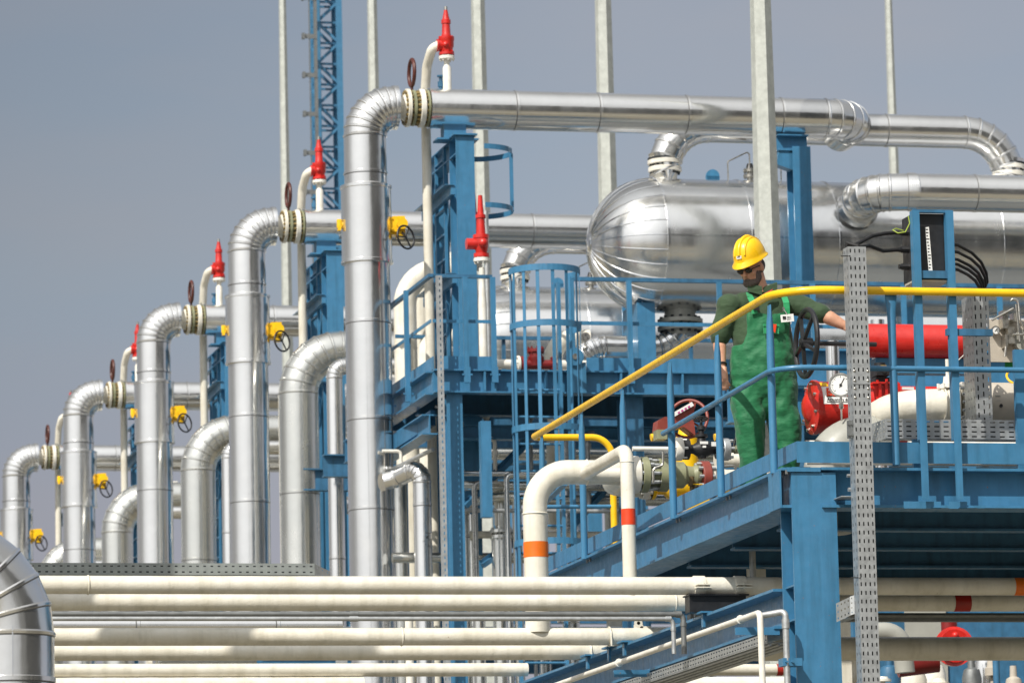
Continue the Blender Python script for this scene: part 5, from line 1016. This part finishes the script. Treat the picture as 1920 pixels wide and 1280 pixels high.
# things seen between post tops behind: lines through the front platform
for i, (px0, px1, py, r, yy, mt, lab) in enumerate(((1510, 1930, 832, 7, 31.9, 'white', 'white pipe lying on the deck behind the toe board'), (1512, 1930, 866, 5, 30.6, 'white', 'thin white pipe glimpsed under the toe board'), (1640, 1700, 826, 6, 31.1, 'redband', 'short red pipe glimpsed above the toe board'))):
    a, b_ = P(px0, py, Y=yy), P(px1, py, Y=yy); m = MB(); m.cyl((a.x, yy, a.z), (b_.x, yy, a.z), r*mpp(a), n=18); tag(m.build('deck_pipe', mt), lab, 'pipe')
for i, (px, zt_) in enumerate(((1562, 640), (1648, 600))):
    p = P(px, 690, Y=33.3); m = MB(); m.cyl((p.x, 33.3, ZD), (p.x, 33.3, P(px, zt_, Y=33.3).z), .05, n=20); tag(m.build('silver_stub', 'clad'), ('short silver pipe behind the black wheel shaft', 'silver pipe behind the red tank')[i], 'pipe')
m = MB(); z = P(1700, 680, Y=34.4).z; m.ibeam((10.2, 34.4, z-.05), (15, 34.4, z-.05), .28, .14); z = P(1700, 748, Y=34.9).z; m.ibeam((9.9, 34.9, z-.06), (15, 34.9, z-.06), .28, .14); m.box(14.6, 14.8, 34.3, 34.95, ZD, z+1)
tag(m.build('beam_support', 'blue'), 'pair of blue frame beams behind the red actuator and tank', 'support')
# ================================================================ LOWER RIGHT, BEHIND THE SHADED PIPES
root = thing('red_round_valve', 'bright red round valve head low at the right between the cream pipes', 'valve', P(1780, 1240, Y=40))
c = P(1781, 1213, Y=40); k4 = mpp(c); m = MB(); m.cyl(c+X_*.02-Y_*.05, c-Y_*.12, 37*k4, n=36); m.cyl(c-Y_*.12, c-Y_*.15, 31*k4, n=30); m.sphere(c-Y_*.16+Z_*.09, .03, 12, 8); m.build('cover', 'red', root)
m = MB(); m.cyl(c+V((-.1, .05, -.1)), c+V((-.45, .1, -.14)), 24*k4, n=28); m.cyl(c+Z_*.1, c+Z_*.26, .07, n=18); m.build('body', 'dred', root)
m = MB(); a = P(1590, 1190, Y=39.5); m.tube(fillet([P(1640, 1185, Y=39.5), P(1690, 1183, Y=39.5), P(1697, 1260, Y=39.5)], .16, 7), .085, 24); tag(m.build('grey_bend', 'grey'), 'pale grey pipe bend low behind the upright tray', 'pipe')
m = MB(); a = P(1590, 1170, Y=36); m.box(a.x-.10, a.x+.02, 36, 36.12, P(1590, 1300, Y=36).z, P(1590, 1150, Y=36).z); m.torus(P(1570, 1245, Y=36.2), (0, -1, .1), .16, .045, 28, 12); tag(m.build('beige_bracket', 'cream'), 'cream upright with round fitting beside the pillar foot', 'support')
for i, (px, py, w_, h_, mt, nm, lab) in enumerate(((1655, 1272, 16, 5, 'white', 'flange_stack', 'white flange disc at the bottom edge right of the upright tray'), (1866, 1200, 22, 6, 'blued', 'blue_bracket', 'blue bracket right of the red round valve'), (1860, 1250, 14, 16, 'beige', 'fitting', 'beige fitting low at the right edge'), (1760, 1278, 20, 8, 'cream', 'cream_dome', 'cream dome at the bottom edge under the red valve'), (1826, 1262, 12, 14, 'black', 'black_motor', 'small black motor right of the red round valve'))):
    c = P(px, py, Y=41+i*.3); kk = mpp(c); m = MB(); m.lathe(c-Z_*h_*kk, Z_, [(0, 0), (0, w_*kk), (h_*kk*.9, w_*kk), (h_*kk, w_*kk*.7), (h_*kk*1.8, w_*kk*.6), (h_*kk*2, 0)], 22); m.cyl(c-Z_*h_*kk, c-Z_*1.2, w_*kk*.3, n=14); tag(m.build(nm, mt), lab, nm.replace('_', ' '))
prack(11.2, 22, 43.6, (-.8, .55, 2.35, 3.05), 'shaded blue pipe rack under the front platform', 4, (.10, .16, .07), ('grey', 'cream', 'clado'))
root = thing('equipment_cabinet', 'pale grey cabinet in the shade far behind the upright tray', 'cabinet', P(1640, 1160, Y=43))
a, b_ = P(1600, 1200, Y=43), P(1690, 1160, Y=43); m = MB(); m.box(a.x, b_.x+1.6, 43, 43.4, ZG, b_.z+.35); m.build('body', 'blued', root); m = MB(); m.box(a.x+.5, a.x+.9, 42.97, 42.995, ZG+.6, b_.z+.2); m.build('door', 'grey', root)
# unseen hall right of the viewpoint, added for its dark reflection in the cladding
root = thing('unseen_hall', 'unseen tall hall added right of the view for its dark reflection', 'building', (52, -22, ZG))
m = MB(); m.box(24, 150, -40, -4, ZG, 30); m.build('wall', paint('hall_wall', (.07, .075, .08), .8, .2), root)
m = MB(); m.box(23.6, 150.4, -40.4, -3.6, 30, 30.6); m.build('roof', 'dark', root)
for i in range(3):
    m = MB(); m.box(32+14*i, 38+14*i, -3.99, -3.9, ZG, 4.5); m.build('gate', 'beige', root)
# ================================================================ THE MAN
YMAN = P(1425, 945, Z=ZD).y; KM = mpp(P(1425, 700, Y=YMAN))
def H(px, py, d=0.0):                                   # pixel on the man's upright plane, d metres toward the camera
    p = P(px, py, Y=YMAN); p.y -= d; return p
def ell(m, c, rx, ry, rz, n=20): return m.sphere(c, (rx, ry, rz), n, 14)
def limb(m, pts, rs, n=18):                             # elliptical section: r = (half width, half depth)
    rings = []; pts = [V(p) for p in pts]
    for i, p in enumerate(pts):
        a, c = pts[max(0, i-1)], pts[min(len(pts)-1, i+1)]; t_ = (c-a).normalized()
        x = V((1, 0, 0)); x = (x-t_*x.dot(t_)).normalized(); 
        if abs(t_.x) > .85: x = V((0, 0, 1)); x = (x-t_*x.dot(t_)).normalized()
        y = t_.cross(x); r = rs[i] if isinstance(rs[i], tuple) else (rs[i], rs[i])
        rings.append([p+x*math.cos(2*math.pi*j/n)*r[0]+y*math.sin(2*math.pi*j/n)*r[1] for j in range(n)])
    m.rings(rings)
    m.sphere(pts[0], min(rs[0]) if isinstance(rs[0], tuple) else rs[0], 14, 8); m.sphere(pts[-1], min(rs[-1]) if isinstance(rs[-1], tuple) else rs[-1], 14, 8)
def fuse(m, name, mat, root, vox, smooth=4, wr=0, wsc=.1, origin=None, wr2=0):
    ob = m.build('tmp', mat, root)
    r = ob.modifiers.new('r', 'REMESH'); r.mode = 'VOXEL'; r.voxel_size = vox
    q_ = ob.modifiers.new('s', 'SMOOTH'); q_.iterations = smooth; q_.factor = .5
    for st, sz in ((wr, wsc), (wr2, wsc*.4)):
        if st:
            tx_ = bpy.data.textures.new('folds', 'CLOUDS'); tx_.noise_scale = sz; tx_.noise_depth = 2
            d_ = ob.modifiers.new('d', 'DISPLACE'); d_.texture = tx_; d_.strength = st; d_.mid_level = .5
    bpy.context.view_layer.update()
    me = bpy.data.meshes.new_from_object(ob.evaluated_get(bpy.context.evaluated_depsgraph_get()))
    me.polygons.foreach_set('use_smooth', [True]*len(me.polygons))
    ob.modifiers.clear(); ob.data = me; ob.name = name; me.name = name; return ob
def cloth(name, col, rough=.8):
    m_, t, b = nodes(name)
    t.links.new(ramp(t, noise(t, 12, 5), .3, .7, tuple(c*.78 for c in col), col), b.inputs['Base Color']); b.inputs['Roughness'].default_value = rough
    bump(t, b, noise(t, 9, 3, (1, 1, 2.2)), .35, .03); b.inputs['Sheen Weight'].default_value = .15; return m_
M['polo'] = cloth('polo_cloth', (.026, .060, .022)); M['overall'] = cloth('overall_cloth', (.003, .145, .050), .68); M['strap'] = cloth('strap_cloth', (.02, .33, .12), .65); M['collar'] = cloth('red_collar', (.5, .015, .02))
sk, t, b = nodes('skin'); M['skin'] = sk
t.links.new(ramp(t, noise(t, 30, 4), .3, .7, (.50, .25, .16), (.64, .36, .24)), b.inputs['Base Color']); b.inputs['Roughness'].default_value = .5; b.inputs['Subsurface Weight'].default_value = .1; b.inputs['Subsurface Radius'].default_value = (.02, .008, .004); bump(t, b, noise(t, 90, 3), .12, .002)
M['hair'] = paint('dark_hair', (.03, .022, .018), .7, .4, (.10, .085, .075), .6, 60); M['boot'] = paint('boot_leather', (.03, .025, .02), .5, .3)
root = thing('person', 'man in yellow hard hat, green polo and green bib overalls looking down', 'person', V((H(1430, 945).x, YMAN, ZD)))
# ---- body: one continuous surface
b_ = MB()
hc = H(1407, 500, .03)                                   # centre of the skull
def F3(dx, dy, dz_): # head frame: dx along the look direction (to the left and to the camera, down), dy sideways, dz up
    return hc+HF*dx+HS*dy+HU*dz_
HF = V((-.72, -.60, -.44)).normalized(); HS = HF.cross(Z_).normalized(); HU = HS.cross(HF).normalized()
def blob(m, c, rf, rs_, ru, n=20):
    rs = []
    for i in range(13):
        a = math.pi*i/12; rs.append([c+HU*(ru*math.cos(a))+HF*(rf*math.sin(a)*math.cos(2*math.pi*j/n))+HS*(rs_*math.sin(a)*math.sin(2*math.pi*j/n)) for j in range(n)])
    m.rings(rs, False)
blob(b_, F3(0, 0, .02), .098, .078, .11)                # cranium
blob(b_, F3(.030, 0, -.055), .068, .062, .082)          # jaw
blob(b_, F3(.070, 0, -.110), .028, .032, .026)          # chin
blob(b_, F3(.082, 0, .012), .022, .050, .016)           # brow
for sd_ in (-1, 1):
    blob(b_, F3(.066, sd_*.038, -.030), .026, .024, .022)   # cheeks
    blob(b_, F3(-.004, sd_*.079, -.02), .020, .010, .030)   # ears
    blob(b_, F3(.094, sd_*.012, -.048), .012, .010, .008)   # nostrils
b_.tube([F3(.090, 0, .006), F3(.106, 0, -.020), F3(.118, 0, -.043)], [.009, .012, .014], 12)   # nose
blob(b_, F3(.093, 0, -.077), .010, .022, .006); blob(b_, F3(.090, 0, -.089), .010, .020, .007)   # lips
nb = H(1431, 566, -.02)
limb(b_, [F3(-.02, 0, -.05), H(1424, 545, .0), nb], [.058, .062, .075])
limb(b_, [nb, H(1428, 600), H(1430, 650), H(1432, 700), H(1432, 735)], [(.14, .09), (.17, .11), (.165, .12), (.165, .12), (.15, .11)])
shL, shR = H(1368, 572, 0), H(1486, 568, .0)
elL, wrL = H(1350, 632, -.03), H(1350, 690, .04)
limb(b_, [nb-Z_*.02, shL], [.06, .06]); limb(b_, [nb-Z_*.02, shR], [.06, .06])
limb(b_, [shL, elL, elL.lerp(wrL, .35), wrL], [.058, .044, .046, .029])
elR, wrR = H(1532, 594, .12), H(1571, 618, .17)
limb(b_, [shR, elR, elR.lerp(wrR, .35), wrR], [.058, .048, .050, .032])
def hand(m, w_, d, n_, side, curl, sc2=1.0):
    """palm and five bent fingers; d = along the hand, n_ = back-of-hand normal, side = thumb side"""
    d, n_ = V(d).normalized(), V(n_).normalized(); x = d.cross(n_).normalized()*side
    limb(m, [w_, w_+d*.045*sc2, w_+d*.085*sc2], [.026, .034, .034], 12)
    m.obox(w_+d*.05*sc2, d*.045*sc2, x*.038*sc2, n_*.014*sc2)
    for i, (o_, ln) in enumerate(((.030, .074), (.010, .084), (-.011, .078), (-.030, .060))):
        p0 = w_+d*.088*sc2+x*o_*sc2; a = curl*(1+.12*i); pts = [p0-d*.02]; dd = d; p = p0
        for s_, f_ in ((.42, .5), (.33, 1), (.25, 1.0)):
            dd = (dd*math.cos(a*f_)-n_*math.sin(a*f_)).normalized() if s_ else dd
            pts.append(p); p = p+dd*ln*s_*sc2
            nn = n_
        pts.append(p); m.tube(pts, [.0095*sc2, .0095*sc2, .009*sc2, .0085*sc2, .007*sc2], 10); m.sphere(p, .007*sc2, 8, 6)
    t0 = w_+d*.025*sc2+x*.030*sc2; t1 = t0+(d*.6+x*.7-n_*.3).normalized()*.040*sc2; t2 = t1+(d*.85+x*.2-n_*.5).normalized()*.032*sc2
    m.tube([t0-x*.012, t0, t1, t2], [.013*sc2, .0125*sc2, .0105*sc2, .008*sc2], 10); m.sphere(t2, .008*sc2, 8, 6)
hand(b_, wrL, (.05, -.18, -1), (-.75, -.6, .05), 1, .38)
hand(b_, wrR, (.86, .0, -.50), (.3, -.80, .55), -1, .55)
for sx, pts in ((0, ((1402, 735, 0), (1404, 820, .03), (1411, 925, 0))), (1, ((1462, 735, 0), (1470, 820, .04), (1472, 925, 0)))):
    limb(b_, [H(*q_) for q_ in pts], [(.085, .09), (.06, .065), (.042, .045)])
    a = H(*pts[-1]); limb(b_, [a, a+V((-.01, -.02, -.05)), a+V((-.02, -.13, -.06))], [.04, .045, .035], 12)
fuse(b_, 'body', 'skin', root, .0062, 3)
# ---- clothes
m = MB()
limb(m, [H(1430, 552, -.02), H(1430, 572, -.01), H(1428, 600, .0), H(1430, 640, .01), H(1431, 690, .01)], [(.085, .08), (.185, .10), (.205, .125), (.215, .145), (.205, .145)], 28)
limb(m, [nb, nb.lerp(shL, .6)-Z_*.01], [.085, .088]); limb(m, [nb, nb.lerp(shR, .6)-Z_*.01], [.085, .088]); ell(m, shL-Z_*.005, .092, .088, .085); ell(m, shR-Z_*.005, .088, .088, .082)
limb(m, [shL-Z_*.03, H(1359, 605, -.01), H(1351, 628, -.02)], [.084, .078, .074]); limb(m, [shR, H(1510, 581, .06), H(1531, 592, .11)], [.080, .074, .070])
fuse(m, 'polo_shirt', 'polo', root, .0095, 5, .026, .13)
m = MB(); 
for s_, (dx, dd) in enumerate(((-.055, .055), (.055, .02))):
    c = H(1424, 548, .055)+V((dx, -.02, .012)); m.obox(c, (.045, -.02, .015*(1 if dx > 0 else -1)), (0, 0, .028), (.0, .006, .004))
m.build('collar', 'polo', root)
m = MB(); m.rings([[H(1421, 557, .135), H(1440, 547, .12), H(1434, 553, .14), H(1424, 566, .15)], [H(1421, 557, .145), H(1440, 547, .13), H(1434, 553, .15), H(1424, 566, .16)]]); m.build('collar_trim', 'collar', root, 10)
m = MB()
limb(m, [H(1431, 652, .01), H(1431, 676, .01), H(1431, 705, .012), H(1432, 735, .0), H(1432, 752, .0)], [(.222, .158), (.232, .165), (.232, .162), (.215, .145), (.16, .12)], 28)
for pts in (((1402, 722, 0), (1401, 765, .02), (1405, 818, .035), (1411, 870, .01), (1413, 922, 0)), ((1461, 722, 0), (1464, 765, .02), (1470, 818, .04), (1474, 870, .01), (1474, 922, 0))):
    limb(m, [H(*q_) for q_ in pts], [(.120, .130), (.120, .128), (.103, .11), (.090, .10), (.090, .105)], 24)
def front(px, py, out=.0):                              # point on the curved front of the torso
    x = (px-1430)*KM; ry = .145+max(0, (py-600))*.0002; c = max(-.97, min(.97, x/.222)); return H(px, py, ry*math.sqrt(1-c*c)+.012+out)
g_ = []
for j in range(13):
    f_ = j/12; py = 592+70*f_; hw = 38+8*f_**1.5+10*max(0, f_-.6)
    g_.append([front(1432-hw+2*hw*i/14, py, .0) for i in range(15)])
vs = [p for r_ in g_ for p in r_]; back = [p+V((0, .035, 0)) for p in vs]; n0 = len(vs); fs = []
for j in range(12):
    for i in range(14):
        q0 = j*15+i; fs.append((q0, q0+1, q0+16, q0+15)); fs.append((n0+q0+15, n0+q0+16, n0+q0+1, n0+q0))
for i in range(14): fs.append((i+1, i, n0+i, n0+i+1)); q0 = 180+i; fs.append((q0, q0+1, n0+q0+1, n0+q0))
for j in range(12): q0 = j*15; fs.append((q0, q0+15, n0+q0+15, n0+q0)); q0 = j*15+14; fs.append((q0+15, q0, n0+q0, n0+q0+15))
m.add(vs+back, fs)
fuse(m, 'overalls', 'overall', root, .0095, 4, .046, .17, wr2=.010)
m = MB()
for a, c, d_ in (((1403, 595), (1398, 556), .04), ((1464, 595), (1462, 556), .04)):
    pts = [front(*a, .018), front((a[0]+c[0])/2, 575, .018), H(c[0], c[1]+6, .115), H(c[0]+4, c[1]-5, .03)]
    for i in range(3): m.bar(pts[i], pts[i+1], .042, .007, (0, -1, .2))
m.build('straps', 'strap', root)
m = MB(); c = front(1405, 584, .03); m.box(c.x-.022, c.x+.022, c.y-.004, c.y+.004, c.z-.018, c.z+.018); m.build('buckle', 'black', root)
m = MB(); c = front(1432, 625, .022); m.obox(c, (.055, 0, 0), (0, .004, 0), (0, 0, .03)); m.obox(c+V((0, -.006, .028)), (.058, 0, 0), (0, .004, 0), (0, 0, .008)); m.build('bib_pocket', 'strap', root)
m = MB(); m.rings([[front(1425, 616, .04), front(1441, 616, .04), front(1438, 633, .04)], [front(1425, 616, .043), front(1441, 616, .043), front(1438, 633, .043)]]); m.build('red_emblem', 'redband', root, 10)
m = MB(); c = front(1462, 604, .05); m.obox(c, (.045, -.005, .004), (0, .001, 0), (-.002, 0, .026)); m.build('name_badge', 'wht', root)
m = MB(); m.obox(c+V((-.022, -.003, .002)), (.012, 0, 0), (0, .0006, 0), (0, 0, .010))
for i in range(3): m.obox(c+V((.014, -.0035, .010-.010*i)), (.016, 0, .001), (0, .0006, 0), (0, 0, .0016))
m.build('badge_print', 'ink', root)
m = MB(); c2 = front(1456, 587, .03); m.tube([c+V((0, 0, .025)), c2], .004, 6); m.obox(c2, (.008, 0, 0), (0, .004, 0), (0, 0, .014)); m.build('badge_clip', 'steel', root)
# ---- helmet
m = MB(); HC = F3(-.010, 0, .062); n = 40; rs = []
for i in range(13):
    a = math.pi/2*(1-i/12.0)
    rs.append([HC+HU*(.142*math.sin(a)+.0)+HF*(.132*math.cos(a)**.85*math.cos(2*math.pi*j/n))+HS*(.108*math.cos(a)**.85*math.sin(2*math.pi*j/n)) for j in range(n)])
for e_, dz3, fr in ((.012, -.010, .030), (.012, -.016, .032), (-.004, -.016, -.0)):
    rs.append([HC+HU*(dz3-.018*max(0, math.cos(2*math.pi*j/n)))+HF*((.132+e_+fr*max(0, math.cos(2*math.pi*j/n)))*math.cos(2*math.pi*j/n))+HS*((.108+e_)*math.sin(2*math.pi*j/n)) for j in range(n)])
m.rings(rs); m.build('hard_hat', 'yellow', root, 50)
m = MB()
for o_, w_ in ((0, .014), (.042, .008), (-.042, .008)):
    pts = []
    for i in range(11):
        a = R_(20+130*i/10); s3 = math.sqrt(max(0, 1-(o_/.108)**2)); pts.append(HC+HF*(.134*math.cos(a)*s3)+HU*(.145*math.sin(a)*s3)+HS*o_)
    m.tube(pts, w_, 8)
m.build('hat_ridges', 'yellow', root, 60)
m = MB(); c = HC+HF*.128+HU*.040; m.obox(c, HS*.019, HF*.004, HU*.009-HF*.003); m.build('hat_sticker', 'wht', root)
m = MB()
for i in range(3): m.obox(c+HS*(.010*(i-1))+HF*.0045, HS*.003, HF*.0006, HU*.004)
m.build('sticker_print', 'ink', root)
# ---- glasses, hair, beard
m = MB()
for sd_ in (-1, 1):
    blob(m, F3(.100, sd_*.033, -.004), .008, .030, .020, 18); m.tube([F3(.096, sd_*.060, .004), F3(.02, sd_*.082, .000)], .004, 8)
m.tube([F3(.108, -.012, .002), F3(.108, .012, .002)], .004, 8); m.build('sunglasses', paint('dark_lens', (.008, .008, .009), .12, 0, bs=0), root)
m = MB(); blob(m, F3(-.022, 0, -.01), .085, .082, .072); m.build('hair', 'hair', root)
m = MB()
blob(m, F3(.055, 0, -.100), .056, .062, .040); blob(m, F3(.100, 0, -.068), .012, .026, .006); blob(m, F3(.078, 0, -.112), .028, .034, .022)
for sd_ in (-1, 1): blob(m, F3(.030, sd_*.056, -.062), .034, .012, .045)
fuse(m, 'beard', paint('beard_hair', (.065, .048, .040), .8, .4, (.14, .11, .10), .8, 80), root, .006, 2, .006, .02)
# ---- boots, watch
for px in (1412, 1473):
    a = H(px, 930, -.02); m = MB(); limb(m, [a+Z_*.02, a-Z_*.03, V((a.x-.01, a.y-.02, ZD+.055)), V((a.x-.03, a.y-.19, ZD+.045))], [(.06, .07), (.06, .07), (.052, .062), (.05, .042)], 16); m.obox((a.x-.02, a.y-.08, ZD+.014), (.05, 0, 0), (0, .15, 0), (0, 0, .012)); fuse(m, 'boot', 'boot', root, .008, 3)
m = MB(); m.torus(wrL+V((0, .0, .02)), wrL-elL, .033, .007, 24, 8); m.build('watch', 'black', root)

# ================================================================ SMALL FITTINGS THAT FILL THE VALVE AREAS
def tubing(name, pts, r, mat, label, cat, R=.03):
    m = MB(); m.tube(fillet(pts, R, 4) if len(pts) > 2 else pts, r, 10); return tag(m.build(name, mat), label, cat)
yq = yA-.3
tubing('impulse_tube', [P(1225, 905, Y=yq), P(1225, 878, Y=yq), P(1243, 872, Y=yq), P(1243, 846, Y=yq)], .009, 'steel', 'thin steel tube looping in front of the olive flanges', 'tube')
tubing('impulse_tube', [P(1345, 905, Y=yq), P(1345, 876, Y=yq), P(1380, 872, Y=yq), P(1380, 905, Y=yq)], .010, 'steel', 'thin steel tube loop just left of the green trouser leg', 'tube')
tubing('flexible_hose', [P(1375, 838, Y=yq), P(1382, 812, Y=yq), P(1390, 790, Y=yq), P(1396, 775, Y=yq)], .008, 'rubber', 'thin black hose rising left of the green trousers', 'hose', .02)
root = thing('drain_valve', 'small brass drain valve hanging under the olive body', 'valve', P(1300, 905, Y=yq))
m = MB(); c = P(1297, 893, Y=yq+.1); m.lathe(c-Z_*.10, Z_, [(0, 0), (0, .018), (.03, .018), (.032, .028), (.06, .028), (.062, .018), (.1, .018), (.1, 0)], 16); m.build('body', 'rust', root)
m = MB(); m.bar(c-Z_*.06-Y_*.03, c-Z_*.06-Y_*.03+X_*.07, .012, .006); m.build('lever', 'yellow', root)
# lower gap items between the cream pipes, behind them
for i, (px, w_, mt, lab) in enumerate(((640, .05, 'galv', 'galvanised upright glimpsed between the lower cream pipes at the left'), (768, .035, 'white', 'thin white upright glimpsed between the lower cream pipes'), (838, .03, 'galv', 'thin grey upright glimpsed between the lower cream pipes near the middle'), (900, .05, 'clado', 'dull clad upright glimpsed between the lower cream pipes'), (940, .06, 'clado', 'thicker dull clad upright glimpsed between the lower cream pipes, right of its neighbour'))):
    p = P(px, 1220, Y=39.5); m = MB()
    if mt == 'galv': m.perf((p.x-w_, 39.5, ZG), (w_*2, 0, 0), (0, 0, P(px, 1175, Y=39.5).z-ZG-.02), Y_, 2, 60, .2, .4)
    else: m.cyl((p.x, 39.5, ZG), (p.x, 39.5, P(px, 1150, Y=39.5).z), w_, n=20)
    tag(m.build('upright_pipe' if mt != 'galv' else 'perforated_upright', mt, None, 25), lab, 'upright')
# ground level equipment in the lower right gap
random.seed(11)
names = (('pump_motor', 'blued', 'blue'), ('filter_housing', 'cream', 'cream'), ('gate_valve', 'white', 'white'), ('actuator_cap', 'dark', 'dark grey'), ('gate_valve', 'clad', 'silver'), ('filter_housing', 'beige', 'beige'))
where = ('beside the upright tray', 'left of the red round valve', 'under the red round valve', 'right of the red round valve', 'by the blue bracket', 'at the right edge')
for i in range(6):
    px = (1668, 1712, 1752, 1822, 1848, 1900)[i]; Yd = 41.5+.35*(i % 3); c = P(px, 1262, Y=Yd); nm, mt, cn = names[i]; m = MB(); r = random.uniform(.08, .13); zt = c.z+random.uniform(-.05, .35)
    m.lathe((c.x, Yd, ZG), Z_, [(0, 0), (0, r*1.3), (.05, r*1.3), (.05, r*.5), (zt-ZG-.5, r*.5), (zt-ZG-.48, r*1.35), (zt-ZG-.42, r*1.35), (zt-ZG-.40, r*.9), (zt-ZG-.2, r), (zt-ZG-.12, r*.8), (zt-ZG-.1, r*.4), (zt-ZG, r*.35), (zt-ZG, 0)], 20); m.bolts((c.x, Yd, zt-.45), Z_, r*1.2, 8, .012, .1)
    tag(m.build(nm, mt), '%s %s low down %s' % (cn, nm.replace('_', ' '), where[i]), nm.replace('_', ' '))

# thin tubes and braces crowding the space under the upper platform
nth = ('first', 'second', 'third', 'fourth', 'fifth', 'sixth', 'seventh', 'eighth')
for i, (px, y0_, y1_, dy, r, mt) in enumerate(((868, 960, 760, .5, .018, 'galv'), (893, 1080, 905, .35, .03, 'steel'), (931, 985, 820, .9, .022, 'white'), (952, 1010, 890, .3, .03, 'clado'), (972, 1080, 930, .8, .05, 'clado'), (1001, 1080, 780, 1.3, .02, 'galv'), (1052, 930, 800, .5, .025, 'steel'), (1104, 960, 810, .9, .03, 'galv'))):
    yy = YP+dy; a, b_ = P(px, y0_, Y=yy), P(px, y1_, Y=yy); m = MB(); a.z = ZG if y0_ > 1000 else a.z
    m.tube(fillet([V((a.x, yy, a.z)), V((a.x, yy, b_.z)), V((a.x+(.35 if i % 2 else -.25), yy+.1, b_.z))], .06, 4), r, 12)
    for t_ in (.35, .8): m.cyl(V((a.x, yy, a.z+(b_.z-a.z)*t_)), V((a.x, yy, a.z+(b_.z-a.z)*t_+.05)), r*1.5, n=12)
    tag(m.build('impulse_pipe', mt), 'thin hooked pipe under the upper platform, %s from the left' % nth[i], 'pipe', 'thin hooked pipes under the upper platform')
for i, (p0, p1, dy) in enumerate((((872, 950), (985, 835), .7), ((1075, 985), (1180, 870), .8), ((905, 1060), (1010, 985), 1.0))):
    a, b_ = P(*p0, Y=YP+dy), P(*p1, Y=YP+dy+.3); m = MB(); m.bar(a, b_, .05, .05); m.bar(a+V((0, .03, .045)), b_+V((0, .03, .045)), .004, .05)
    tag(m.build('diagonal_brace', 'blued'), ('slanting blue brace left behind the ladder cage', 'slanting blue brace right of the ladder cage', 'lowest slanting blue brace behind the ladder cage')[i], 'brace')

# unseen clad column added beyond the left edge to cast shadow on the cream pipes
xq_ = P(190, 1130, Y=33.0).x; root = thing('unseen_column', 'unseen silver clad column added left of the view for its shadow', 'pipe', (xq_-.56-2.0, 31.0, ZG))
m = MB(); cladpipe(m, [V((xq_-2.56, 31.0, ZG)), V((xq_-2.56, 31.0, 10.5))], .40, 1.1, 48, .006, .6); m.build('cladding', 'clad', root, 8)
